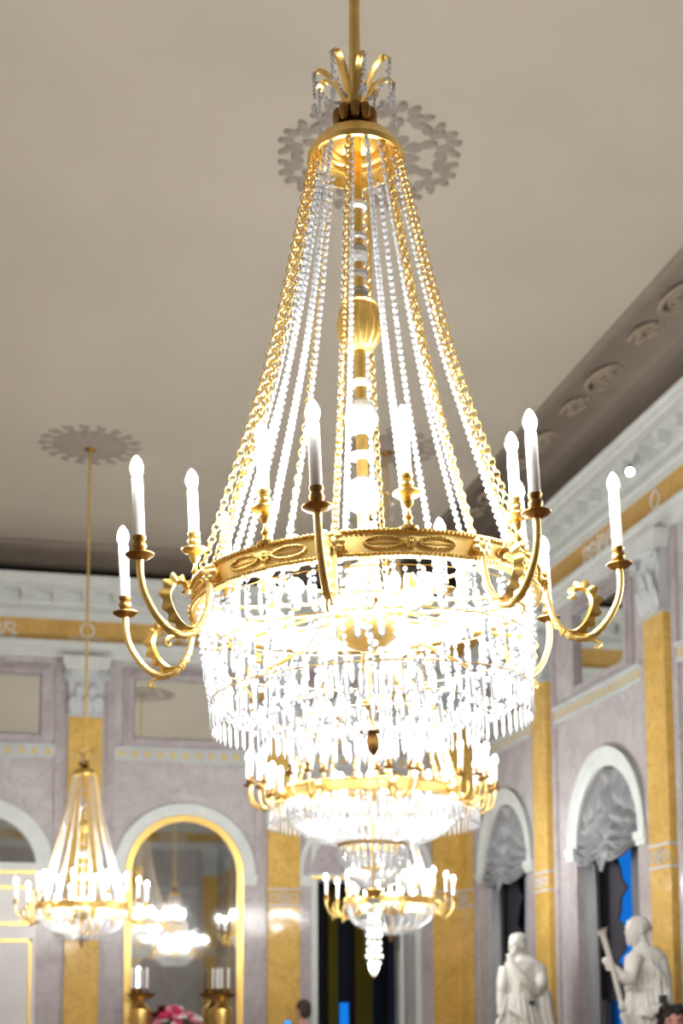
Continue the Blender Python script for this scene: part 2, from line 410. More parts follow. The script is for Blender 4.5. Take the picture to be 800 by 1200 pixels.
# string course with inlaid blocks, upper panels
me_blk = MB().box(-.03, .03, -.034, -.02, -.032, .032).mesh('block', 'string_yellow', False)
me_blk2 = MB().box(-.018, .018, -.034, -.02, -.026, .026).mesh('block', 'string_grey', False)
for sd in ('far', 'right', 'left', 'near'):
    F = FRM[sd]; ps = sorted(PIL[sd]); u0, u1 = RNG[sd]
    edges = [u0+.02]+[x for p in ps for x in (p-.285, p+.285)]+[u1-.02]
    segs = [(edges[i], edges[i+1]) for i in range(0, len(edges), 2)]
    for a, b_ in segs:
        if b_-a < .5: continue
        prof = [(0.01, H(2.27)), (-.03, H(2.27)), (-.035, H(2.285)), (-.022, H(2.29)), (-.022, H(2.37)), (-.05, H(2.38)), (-.05, H(2.40)), (0.01, H(2.40))]
        c = sweep(tname(), F, a, b_, prof, 'grey_plaster')
        if sd in ('far', 'right') and not (sd == 'right' and a > -8.5):
            n = int((b_-a)/.115)
            for k in range(n):
                uu = a+(b_-a)*(k+.5)/n
                mobj('block', me_blk, c, T((uu, 0, H(2.33)))); 
                if k: mobj('block', me_blk2, c, T((a+(b_-a)*k/n, 0, H(2.33))))

def upper_mirror(F, uc, hw, label):
    r = empty('panel_mirror', label, 'mirror', F @ T((uc, 0, H(2.78))))
    hz = .30
    MB().box(-hw+.02, hw-.02, -.012, 0, -hz+.02, hz-.02).obj('glass', 'mirror_glass', r, smooth=False)
    fr = MB()
    for (a, b_, d) in ((0.0, .05, .05), (.05, .09, .03)):
        A, B = hw+a, hw+b_; C_, D = hz+a, hz+b_
        fr.box(-B, B, -d, 0, C_, D).box(-B, B, -d, 0, -D, -C_).box(-B, -A, -d, 0, -C_, C_).box(A, B, -d, 0, -C_, C_)
    fr.obj('frame', 'pink_strip', r, smooth=False)
    return r
upper_mirror(FF, -.355, .55, 'rectangular mirror in pink marble frame above the white panelled door')
upper_mirror(FF, 1.59, .52, 'rectangular mirror in pink marble frame above the tall arched gilt mirror')
upper_mirror(FF, 3.40, .52, 'rectangular mirror in pink marble frame above the open dark doorway')
for y, t_ in zip(WIN_Y, ('the window beside the room corner', 'the window behind the statue with a staff', 'the third curtained window from the corner', 'the fourth curtained window from the corner', 'the fifth curtained window from the corner')):
    upper_mirror(FR, -y, .48, 'rectangular mirror in pink marble frame above '+t_)

# ------------------------------------------------------------------ arch surrounds, door, mirrors
def archivolt(F, uc, ri, ro, mat='white_plaster', jamb=True):
    mb = MB(); mid = ri+(ro-ri)*.62
    mb.annulus(uc, IMP, ri, mid, -.022, 0); mb.annulus(uc, IMP, mid, ro, -.034, 0)
    mb.annulus(uc, IMP, ro-.022, ro, -.046, 0)
    o = struct(mb.obj(tname(), mat, M=F))
    ib = MB()
    for s_ in (-1, 1):
        a, b_ = sorted((uc+s_*(ri-.01), uc+s_*(ro+.02)))
        ib.box(a, b_, -.058, 0, IMP-.06, IMP).box(a+.01, b_-.01, -.045, 0, IMP-.10, IMP-.06)
    ib.obj('impost', mat, o, smooth=False)
    if jamb:
        jb = MB()
        for s_ in (-1, 1):
            a, b_ = sorted((uc+s_*ri, uc+s_*ro)); jb.box(a, b_, -.022, 0, 0, IMP-.10)
        jb.obj('slab', 'pink_strip', o, smooth=False)
    return o
archivolt(FF, -.355, .545, .70); archivolt(FF, 1.59, .575, .69)
for y in WIN_Y: archivolt(FR, -y, RW, .73)
# arched gilt mirrors
def arch_slab(mb, hw, z0, zs, y0, y1, n=24):
    poly = [(-hw, z0), (hw, z0)]+[(hw*cos(pi*k/n), zs+hw*sin(pi*k/n)) for k in range(n+1)]
    mb.prism(poly, y0, y1); return mb
def arched_mirror(F, uc, label, hw=.51, fwid=.062):
    r = empty('arched_mirror', label, 'mirror', F @ T((uc, 0, 0)))
    arch_slab(MB(), hw, .40, IMP, -.02, -.004).obj('mirror_pane', 'mirror_glass', r, smooth=False)
    fr = MB(); zs = IMP; path = [(hw+.03, .40)]
    for (a, b_, d) in ((0, .02, .045), (.02, .045, .06), (.045, fwid, .05)):
        fr.annulus(0, zs, hw+a, hw+b_, -d, 0, n=32)
        for s_ in (-1, 1):
            x0, x1 = sorted((s_*(hw+a), s_*(hw+b_))); fr.box(x0, x1, -d, 0, .34, zs)
    fr.box(-hw-fwid, hw+fwid, -.06, 0, .34, .40)
    fr.obj('gilt_frame', 'gilt_frame', r)
    return r
arched_mirror(FF, 1.59, 'tall arched mirror in gilt frame between two yellow marble pilasters')
archivolt(FN, -1.59, .575, .70); arched_mirror(FN, -1.59, 'arched gilt mirror on the wall facing the doorway')
for u in (12.33, 7.85, 3.35): archivolt(FL, u, .575, .70)
# white door with arched mirror transom
d = struct(sempty('door_1', FF @ T((-.355, 0, 0))))
MB().box(-.545, .545, -.03, 0, 0, H(1.14)).obj('door_leaf', 'door_white', d, smooth=False)
arch_slab(MB(), .53, H(1.25), IMP, -.012, -.002).obj('transom_pane', 'mirror_glass', d, smooth=False)
MB().box(-.545, .545, -.06, 0, H(1.17), H(1.25)).box(-.545, .545, -.045, 0, H(1.14), H(1.17)).obj('lintel', 'white_plaster', d, smooth=False)
MB().box(-.545, .545, -.066, -.0, H(1.145), H(1.175)).obj('gilt_rail', 'gilt_frame', d, smooth=False)
MB().box(-.006, .006, -.036, -.02, 0, H(1.14)).obj('seam', 'grey_plaster', d, smooth=False)
for s_ in (-1, 1):
    for z0, z1 in ((H(.66), H(1.03)), (H(-.55), H(.53)), (.25, .95)):
        a, b_ = sorted((s_*.05, s_*.51)); fr = MB()
        t_ = .028
        fr.box(a, b_, -.05, -.02, z1-t_, z1).box(a, b_, -.05, -.02, z0, z0+t_).box(a, a+t_, -.05, -.02, z0, z1).box(b_-t_, b_, -.05, -.02, z0, z1)
        p_ = MB().box(a+.02, b_-.02, -.036, -.02, z0+.02, z1-.02).obj('door_panel', 'door_white', d, smooth=False)
        fr.obj('gilt_moulding', 'gilt_frame', p_, smooth=False)
MB().ball(.022, .03, .022, T((.05, -.07, 1.05))).obj('knob', 'gold', d)

# open doorway with the dark room behind it
dw = struct(sempty('door_2', FF @ T((3.40, 0, 0))))
jm = MB()
for s_ in (-1, 1):
    a, b_ = sorted((s_*.50, s_*.56)); jm.box(a, b_, -.05, .34, 0, H(1.16))
jm.box(-.56, .56, -.05, .34, H(1.13), H(1.19)); jm.obj('door_frame', 'white_plaster', dw, smooth=False)
MB().box(-.56, .56, -.062, -.02, H(1.135), H(1.165)).obj('gilt_rail', 'gilt_frame', dw, smooth=False)
archivolt(FF, 3.40, .56, .70)
arch_slab(MB(), .555, H(1.19), H(1.20), -.012, -.002).obj('transom_panel', 'pink_strip', dw, smooth=False)
lf = MB().box(-.02, .02, 0, .50, .02, H(1.12)).obj('door_leaf', 'door_white', dw, T((.475, .36, 0)) @ RZ(RAD(-8)), False)
for z0, z1 in ((H(.6), H(1.0)), (H(-.6), H(.45))):
    MB().box(-.03, .03, .08, .42, z0, z1).obj('door_panel', 'door_white', lf, smooth=False)
YB = YF+4.0
bk = MB().box(1.0, 4.05, YB, YB+.1, 0, 4).box(4.19, 6.0, YB, YB+.1, 0, 4).box(4.05, 4.19, YB, YB+.1, 1.60, 4)
struct(bk.obj('wall_anteroom_back', 'room_dark', smooth=False))
struct(MB().box(1.0, 1.1, YF+.33, YB, 0, 4).box(5.9, 6.0, YF+.33, YB, 0, 4).obj('wall_anteroom_side', 'room_dark', smooth=False))
struct(MB().box(1.0, 6.0, YF+.33, YB+.1, 4, 4.1).obj('ceiling_anteroom', 'room_dark', smooth=False))
def pleats(wd, z0, z1, n, amp, mat, name, M, nz=2):
    mb = MB(); v = []; f = []; m_ = n*8
    for j in range(nz):
        z = z0+(z1-z0)*j/(nz-1)
        for i in range(m_+1):
            t = i/m_; v.append((wd*(t-.5), amp*sin(2*pi*n*t)+amp*.4*sin(2*pi*n*.37*t+1+j*.7), z))
    for j in range(nz-1):
        for i in range(m_): f.append((j*(m_+1)+i, j*(m_+1)+i+1, (j+1)*(m_+1)+i+1, (j+1)*(m_+1)+i))
    mb.add(v, f); me = mb.mesh(name, mat); o = mobj(name, me, None, M)
    md = o.modifiers.new('thick', 'SOLIDIFY'); md.thickness = .006
    return o
tag(pleats(.12, .02, 3.4, 3, .02, 'olive_drape', 'curtain', T((3.93, YB-.15, 0))), 'olive yellow curtain left of the blue slit in the dark room', 'curtain')
tag(pleats(.22, .02, 3.4, 5, .03, 'olive_drape', 'curtain', T((4.33, YB-.15, 0))), 'olive yellow curtain right of the blue slit in the dark room', 'curtain')
tag(pleats(.30, .02, 3.4, 4, .03, 'satin_dark', 'curtain', T((4.78, YB-.3, 0))), 'grey curtain beside the white door leaf in the dark room', 'curtain')

# ------------------------------------------------------------------ windows with grey satin drapery
def window(k, y):
    wn = struct(sempty('window_%d' % k, FR @ T((-y, 0, 0))))
    fr = MB(); fr.annulus(0, IMP, RW-.05, RW, .20, .26)
    for s_ in (-1, 1):
        a, b_ = sorted((s_*(RW-.05), s_*RW)); fr.box(a, b_, .20, .26, .5, IMP)
    fr.box(-.025, .025, .20, .26, .5, IMP).box(-RW, RW, .20, .26, IMP-.03, IMP+.03).box(-RW, RW, .20, .26, H(.1), H(.14)).box(-RW, RW, .15, .30, .44, .52)
    fr.obj('window_frame', 'satin_dark', wn, smooth=False)
    arch_slab(MB(), RW-.04, .52, IMP, .225, .235).obj('pane', 'window_glass', wn, smooth=False)
    MB().box(-RW, RW, 0, .32, 0, .44).obj('parapet', 'pink_marble', wn, smooth=False)
    return wn
def valance(label, y, seed):
    rnd = random.Random(seed); mb = MB(); v = []; f = []; nu, nv = 72, 40; ri = RW-.012; ph = rnd.random()*2
    for j in range(nv+1):
        t = j/nv
        for i in range(nu+1):
            u = -1+2*i/nu
            zt = IMP+ri*sqrt(max(0, 1-u*u)); au = abs(u)
            sw = sin(pi*min(1, au/1.0))**.8 if au < 1 else 0
            zb = IMP-.02-.14*sw-(.19*max(0, 1-au/.16) if au < .16 else 0)-.03*(1-au)
            # gathered lines fan out from the top centre
            z = zt+(zb-zt)*t
            # swags: rounded folds hang in arcs from the knot at the crown to both sides
            sagz = t-.55*sw*t*(1-t)
            fold = (abs(sin(pi*(5.2*sagz**1.5+.25*sin(2.6*au+ph))))-.5)*.085*min(1, au*4)*(.25+.75*t)
            cen = math.exp(-(au/.12)**2)*(.055+.025*sin(2*pi*4*t+ph))
            vert = .030*sin(u*24+ph+1.5*t)*(1-t)**.6*min(1, 3*t+.1)
            yy = .035-.10*t**1.2*(.3+.7*sw)-fold-cen-vert
            v.append((u*ri, yy, z))
    for j in range(nv):
        for i in range(nu): f.append((j*(nu+1)+i, j*(nu+1)+i+1, (j+1)*(nu+1)+i+1, (j+1)*(nu+1)+i))
    mb.add(v, f)
    o = mb.obj('swag_valance', 'satin_grey', None, FR @ T((-y, 0, 0)))
    md = o.modifiers.new('thick', 'SOLIDIFY'); md.thickness = .006
    return tag(o, label, 'valance')
WL = ['beside the room corner', 'behind the statue with a staff', 'third from the corner', 'fourth from the corner', 'fifth from the corner']
for k, y in enumerate(WIN_Y):
    window(k+1, y)
    if k > 2: continue
    valance('grey satin swag valance in the arch of the window '+WL[k], y, k)
    for s_, (uc_, wd_, yy_) in ((-1, (-.48, .18, .07)), (1, (.45, .24, .07))):
        o = pleats(wd_, .03, IMP-.09, 5, .022, 'satin_grey', 'side_curtain', FR @ T((-y+uc_, yy_, 0)), 6)
        tag(o, 'grey pleated curtain at %s side of window %s' % ('corner' if s_ < 0 else 'open', WL[k]), 'curtain')
    bl = MB(); n = 14
    edge = [(-.15+.07*sin(i*1.3+k)+.06*sin(i*3.1+k), H(.02)+(1.12)*i/n) for i in range(n+1)]
    bl.prism([(-RW+.01, H(-.05))]+[(edge[0][0], H(-.05))]+edge+[(-RW+.01, edge[-1][1])], .17, .185)
    tag(bl.obj('dark_blind', 'blind_dark', None, FR @ T((-y, 0, 0)), False), 'dark ragged inner drape against the glass of window '+WL[k], 'curtain')
    pl = pleats(.10, H(-.4), IMP-.05, 3, .02, 'satin_dark', 'dark_drape', FR @ T((-y+.22, .17, 0)), 5)
    tag(pl, 'narrow dark drape at the open side of window '+WL[k], 'curtain')

# ------------------------------------------------------------------ ceiling medallions
def medallion(name, label, x, y, kind, rot=0):
    r = empty(name, label, 'medallion', T((x, y, ZC-.001)) @ RZ(rot))
    if kind == 'palm':
        def cluster():
            mb = MB(); mb.tube([(.13, 0, 0), (.27, 0, 0)], [.016, .010], 6, SC(1, 1, .5)); mb.ball(.05, .05, .012, T((.25, 0, 0)), 10, 4)
            for (px, py, ra, q) in ((.33, 0, 0, 1.0), (.40, .07, .6, 1.0), (.40, -.07, -.6, 1.0), (.455, .035, .2, .85), (.455, -.035, -.2, .85), (.36, .115, 1.3, .85), (.36, -.115, -1.3, .85), (.43, .12, .9, .7), (.43, -.12, -.9, .7)):
                mb.ball(.054*q, .039*q, .013, T((px, py, 0)) @ RZ(ra), 8, 4)
                mb.ball(.026*q, .026*q, .018, T((px+.025*cos(ra), py+.025*sin(ra), 0)), 8, 4)
            return mb.mesh('palmette', 'medallion_paint')
        def petal():
            mb = MB(); mb.ball(.085, .045, .012, T((.19, 0, 0)), 10, 4); mb.ball(.04, .022, .014, T((.12, 0, 0)), 8, 4); return mb.mesh('petal', 'medallion_paint')
        a_, b_ = cluster(), petal()
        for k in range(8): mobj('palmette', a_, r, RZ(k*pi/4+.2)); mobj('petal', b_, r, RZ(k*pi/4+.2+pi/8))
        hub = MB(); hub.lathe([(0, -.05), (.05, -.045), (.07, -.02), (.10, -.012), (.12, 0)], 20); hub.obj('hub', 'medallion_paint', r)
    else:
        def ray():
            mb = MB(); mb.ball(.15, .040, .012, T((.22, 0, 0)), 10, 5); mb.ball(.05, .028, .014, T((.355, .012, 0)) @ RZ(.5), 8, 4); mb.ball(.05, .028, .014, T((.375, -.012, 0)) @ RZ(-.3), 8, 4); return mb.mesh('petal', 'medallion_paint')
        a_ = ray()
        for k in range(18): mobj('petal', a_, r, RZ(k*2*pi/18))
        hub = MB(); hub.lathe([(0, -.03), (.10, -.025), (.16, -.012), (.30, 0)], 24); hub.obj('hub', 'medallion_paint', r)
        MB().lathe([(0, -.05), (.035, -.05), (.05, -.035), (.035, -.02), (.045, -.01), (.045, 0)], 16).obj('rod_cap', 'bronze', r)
    return r
P1 = Vector((.676, 2.696, 0)); PL = Vector((.501, 11.04, 0)); P2 = Vector((1.729, 6.752, 0)); P3 = Vector((2.85, 10.6, 0)); P4 = Vector((2.70, 2.60, 0))
medallion('ceiling_medallion', 'round stucco medallion of palmettes above the large central chandelier', P2.x, P2.y, 'palm')
medallion('ceiling_medallion', 'star shaped stucco medallion over the chandelier by the white door', PL.x, PL.y, 'star')
medallion('ceiling_medallion', 'star shaped stucco medallion over the chandelier by the doorway', P3.x, P3.y, 'star')
medallion('ceiling_medallion', 'star shaped stucco medallion over the large foreground chandelier', P1.x, P1.y, 'star')

# ------------------------------------------------------------------ chandelier pieces
def polar(r, a, z): return Vector((r*sin(a), -r*cos(a), z))    # a = 0 faces -Y of the chandelier
def bead(mb, M, r, l, n=6):
    mb.lathe([(0, -l/2), (r*.75, -l*.28), (r, 0), (r*.75, l*.28), (0, l/2)], n, M)
def drop_mesh(name, r, Ld, n=6, topbead=True):
    mb = MB()
    if topbead: bead(mb, T((0, 0, -.007)), .0052, .013, 6)
    z = -.013 if topbead else 0
    mb.lathe([(0, z), (r*.55, z-.004), (r, z-.012), (r*.92, z-Ld*.8), (0, z-Ld)], n, SC(1, .62, 1))
    return mb.mesh(name, 'crystal', False)
def chain(P, link=.0138, wire=.0019, n=12, m=5, R=.0086):
    mb = MB()
    for k, (p, t) in enumerate(along(P, link)):
        mb.torus(R, wire, n, m, frame_to(p, t, (k % 2)*pi/2+.4) @ RX(pi/2) @ SC(.82, 1.0, 1))
    return mb
def strand(P, r=.0055, l=.0125, step=.0125, n=6, grow=0):
    mb = MB(); pts = along(P, step); N_ = max(1, len(pts)-1)
    for k, (p, t) in enumerate(pts):
        q = 1+grow*k/N_; bead(mb, frame_to(p, t), r*q, l*min(q, 1.12), n)
    return mb
def leaf_outline(path, wd, n=24, teeth=6, th=.004, sgn=1):
    """serrated leaf blade along a path in the (x,z) plane, thickness across y"""
    P = catmull([(x, 0, z) for x, z in path], max(2, n//(len(path)-1)))
    m_ = len(P); o_, i_ = [], []
    for k, p in enumerate(P):
        t = k/(m_-1); d = (P[min(k+1, m_-1)]-P[max(k-1, 0)]).normalized(); nn = Vector((-d.z, 0, d.x))
        wq = wd*(sin(pi*min(1, .12+t*.9))**.7)*(1+.27*sin(2*pi*teeth*t))
        o_.append(p+nn*wq*sgn); i_.append(p-nn*sgn*wd*.4*sin(pi*min(1, .12+t*.9)))
    mb = MB(); v = []; f = []
    for k in range(m_):
        a, c, b_ = o_[k], P[k], i_[k]
        v += [(a.x, 0, a.z), (c.x, -th, c.z), (b_.x, 0, b_.z), (c.x, th, c.z)]
    for k in range(m_-1):
        for j in range(4): f.append((k*4+j, k*4+(j+1) % 4, k*4+4+(j+1) % 4, k*4+4+j))
    mb.add(v, f); return mb
def rot_out(a):  # local +x -> outward at angle a
    return RZ(a-pi/2)
BULB = MB().lathe([(0, 0), (.007, .001), (.0105, .008), (.0125, .016), (.0118, .024), (.0085, .033), (.004, .040), (0, .043)], 12).mesh('bulb', 'bulb_glow')
GLOBE = MB().ball(.020, .020, .020, None, 10, 6).mesh('bulb', 'bulb_glow'); GLOBE2 = MB().ball(.020, .020, .020, None, 10, 6).mesh('bulb', 'lamp_fill_glow')
TASSEL_FILL = MB().ball(.011, .011, .026, None, 8, 6).mesh('bulb', 'lamp_fill_glow')  # added fill light for the tassel
def candle_meshes(arm):
    cup = MB().lathe([(0, -.004), (.010, -.004), (.020, .000), (.0265, .005), (.0265, .0075), (.018, .006), (.008, .007), (.006, .011), (.011, .016), (.0135, .022), (.012, .028), (.009, .031), (.012, .035), (.013, .040), (0, .040)], 18)
    slv = MB().lathe([(0, .036), (.0108, .036), (.0108, .150 if arm else .128), (.009, .153 if arm else .131), (0, .153 if arm else .131)], 14)
    return cup.mesh('bobeche', 'bronze' if arm else 'gold'), slv.mesh('candle', 'candle_white')
CUP_A, SLV_A = candle_meshes(True); CUP_P, SLV_P = candle_meshes(False)

RR = .350     # ring radius
def ring_meshes(R=RR, h=.05):
    band = MB().lathe([(R-.016, 0), (R+.001, 0), (R+.003, -.004), (R-.001, -.008), (R-.001, -h+.008), (R+.003, -h+.004), (R+.001, -h), (R-.016, -h), (R-.016, 0)], 96)
    bd = MB(); n = int(2*pi*R/.0085)
    for k in range(n): bd.ball(.0042, .0036, .0042, T(polar(R+.003, 2*pi*k/n, -.003)), 6, 4)
    return band.mesh('ring_band', 'gold_satin'), bd.mesh('beading', 'gold')
def ornament_mesh(R=RR, h=.05):
    mb = MB(); zc = -h/2
    def onc(s, z, d=.001): a = s/R; return polar(R+d, a, z)
    for k in range(9):
        a = 2*pi*k/9; mb.ball(.0048, .004, .0048, T(onc(.0075*cos(a), zc+.0075*sin(a), .002)), 6, 4)
    mb.ball(.005, .005, .005, T(onc(0, zc, .003)), 8, 5)
    for s_ in (-1, 1):
        n = 30
        for k in range(n):
            a = 2*pi*k/n; s = s_*(.050+.034*cos(a)); z = zc+.0105*sin(a)
            mb.ball(.0034, .0028, .0028, T(onc(s, z, .0015)), 5, 4)
        mb.tube([onc(s_*(.012+.075*i/8), zc, .001) for i in range(9)], .0012, 4)
    return mb.mesh('ornament', 'gold')
def arm_meshes():
    arm = MB()
    path = catmull([(.352, 0, -.022), (.362, 0, -.030), (.364, 0, -.060), (.376, 0, -.108), (.405, 0, -.142), (.440, 0, -.148), (.475, 0, -.122), (.500, 0, -.080), (.508, 0, -.045), (.508, 0, -.018)], 6)
    n = len(path); arm.tube(path, [.0052+.0022*(k/n)+.0016*math.exp(-((k/n-.5)/.18)**2)*(1+.5*sin(k*2.2)) for k in range(n)], 10)
    arm.ball(.016, .016, .016, T((.356, 0, -.024)), 10, 7)
    for k in range(7):
        a = 2*pi*k/7; arm.ball(.007, .010, .007, T((.364, .013*cos(a), -.024+.013*sin(a))), 6, 4)
    # small curl under the arm
    arm.tube(catmull([(.430, 0, -.150), (.452, 0, -.156), (.462, 0, -.166), (.456, 0, -.173), (.450, 0, -.167)], 4), [.004]*8+[.003]*9, 6)
    lf = leaf_outline([(.385, -.128), (.415, -.134), (.440, -.112), (.452, -.078), (.440, -.052), (.420, -.050), (.414, -.064), (.423, -.066)], .0165, 112, 12, .008, -1)
    lf2 = leaf_outline([(.372, -.105), (.398, -.136), (.432, -.146), (.458, -.142)], .010, 60, 8, .009, -1)
    lf.v += []; o = len(lf.v); lf.v += lf2.v; lf.f += [tuple(i+o for i in f_) for f_ in lf2.f]
    return arm.mesh('arm', 'gold_satin'), lf.mesh('acanthus_leaf', 'gold')
def post_mesh():
    return MB().lathe([(0, -.002), (.016, -.002), (.018, .004), (.008, .008), (.005, .016), (.009, .022), (.005, .028), (.004, .038), (.010, .046), (.012, .052), (.006, .059), (.005, .068), (.009, .074), (0, .074)], 12).mesh('post', 'gold')
ARM, ARML = arm_meshes(); POST = post_mesh(); BAND, BEADING = ring_meshes(); ORN = ornament_mesh()
DROP_A = drop_mesh('crystal_drop', .0055, .052); DROP_B = drop_mesh('crystal_drop', .0062, .052); DROP_C = drop_mesh('crystal_drop', .0075, .040)
def joined_drops(me, mats, name, parent, M=None):
    mb = MB(); vs_ = [tuple(v.co) for v in me.vertices]; fs_ = [tuple(p.vertices) for p in me.polygons]
    for q in mats: mb.add(vs_, fs_, q)
    return stuff(mb.obj(name, 'crystal', parent, M, False))

def crown(root, zc, M=I4, s=1.0, fine=True):
    """canopy dish with feather leaves; zc = rim height"""
    R = .088*s; D = M
    MB().lathe([(.012, zc+.055*s), (.04*s, zc+.05*s), (.075*s, zc+.03*s), (R, zc+.010*s), (R+.004, zc+.004*s), (R+.002, zc-.006*s), (R-.004, zc-.008*s), (R-.008, zc+.002*s), (.07*s, zc+.022*s), (.035*s, zc+.038*s), (.010, zc+.042*s)], 40).obj('crown_dish', 'gold', root, D)
    MB().torus(.050*s, .006*s, 30, 6, T((0, 0, zc+.026*s))).torus(.066*s, .004*s, 30, 6, T((0, 0, zc+.016*s))).obj('crown_moulding', 'gold', root, D)
    k_ = MB(); k_.lathe([(.01, zc+.05*s), (.030*s, zc+.055*s), (.022*s, zc+.075*s), (.030*s, zc+.095*s), (.016*s, zc+.11*s), (.010, zc+.12*s)], 16)
    for k in range(10):
        a = 2*pi*k/10; k_.ball(.011*s, .011*s, .016*s, T(polar(.033*s, a, zc+.082*s)) @ RX(.2), 8, 5)
    k_.obj('acorn_collar', 'bronze', root, D)
    lf = leaf_outline([(.012*s, 0), (.026*s, .035*s), (.045*s, .068*s), (.066*s, .082*s), (.080*s, .070*s)], .0075*s, 28, 7, .009*s).mesh('feather_leaf', 'gold')
    dm = MB(); P = [Vector((.078*s, 0, .072*s-.012*j)) for j in range(6)]
    for j, p in enumerate(P): bead(dm, T(p), .0042*s, .012*s)
    dm.lathe([(0, .008*s), (.006*s, -.004*s), (.0045*s, -.018*s), (0, -.028*s)], 6, T((.078*s, 0, -.002*s)))
    for j in range(9):
        t = j/8; bead(dm, T((.078*s*(1-t)+.03*s*t, 0, .066*s*(1-t)+.012*s*t-.02*s*sin(pi*t))), .0035*s, .009*s)
    dme = dm.mesh('crown_beads', 'crystal', False)
    for k in range(8):
        q = D @ T((0, 0, zc+.100*s)) @ rot_out(2*pi*k/8+.25) @ SC(1, 1, 1.0 if k % 2 else .86)
        l_ = mobj('feather_leaf', lf, root, q)
        if fine or k % 2: mobj('crown_beads', dme, l_)

def stem(root, ztop, zbot, M=I4, s=1.0):
    MB().tube([(0, 0, zbot), (0, 0, ztop)], .0125*s, 12).obj('stem', 'gold', root, M)
    span = ztop-zbot
    def at(f): return zbot+span*f
    for f, r in ((.84, .022), (.77, .018), (.685, .020), (.645, .020), (.44, .024), (.28, .028), (.11, .030)):
        MB().lathe([(.010*s, at(f)-.010*s), (r*s, at(f)-.004), (r*s, at(f)+.004), (.010*s, at(f)+.010*s)], 16).obj('glass_disc', 'crystal', root, M, False)
    for f, r in ((.73, .022), (.365, .036), (.195, .036)):
        MB().lathe([(.006*s, at(f)-r*1.15*s)]+[(r*s*sin(pi*k/8), at(f)-r*1.15*s*cos(pi*k/8)) for k in range(1, 8)]+[(.006*s, at(f)+r*1.15*s)], 16).obj('glass_knop', 'crystal', root, M, False)
    vz = at(.565)
    MB().lathe([(.008, vz-.052*s), (.03*s, vz-.046*s), (.044*s, vz-.022*s), (.047*s, vz+.005*s), (.042*s, vz+.032*s), (.036*s, vz+.044*s), (.040*s, vz+.048*s), (.008, vz+.052*s)], 40, mod=lambda a, z: 1+.03*cos(20*a)).obj('gadrooned_vase', 'gold', root, M)

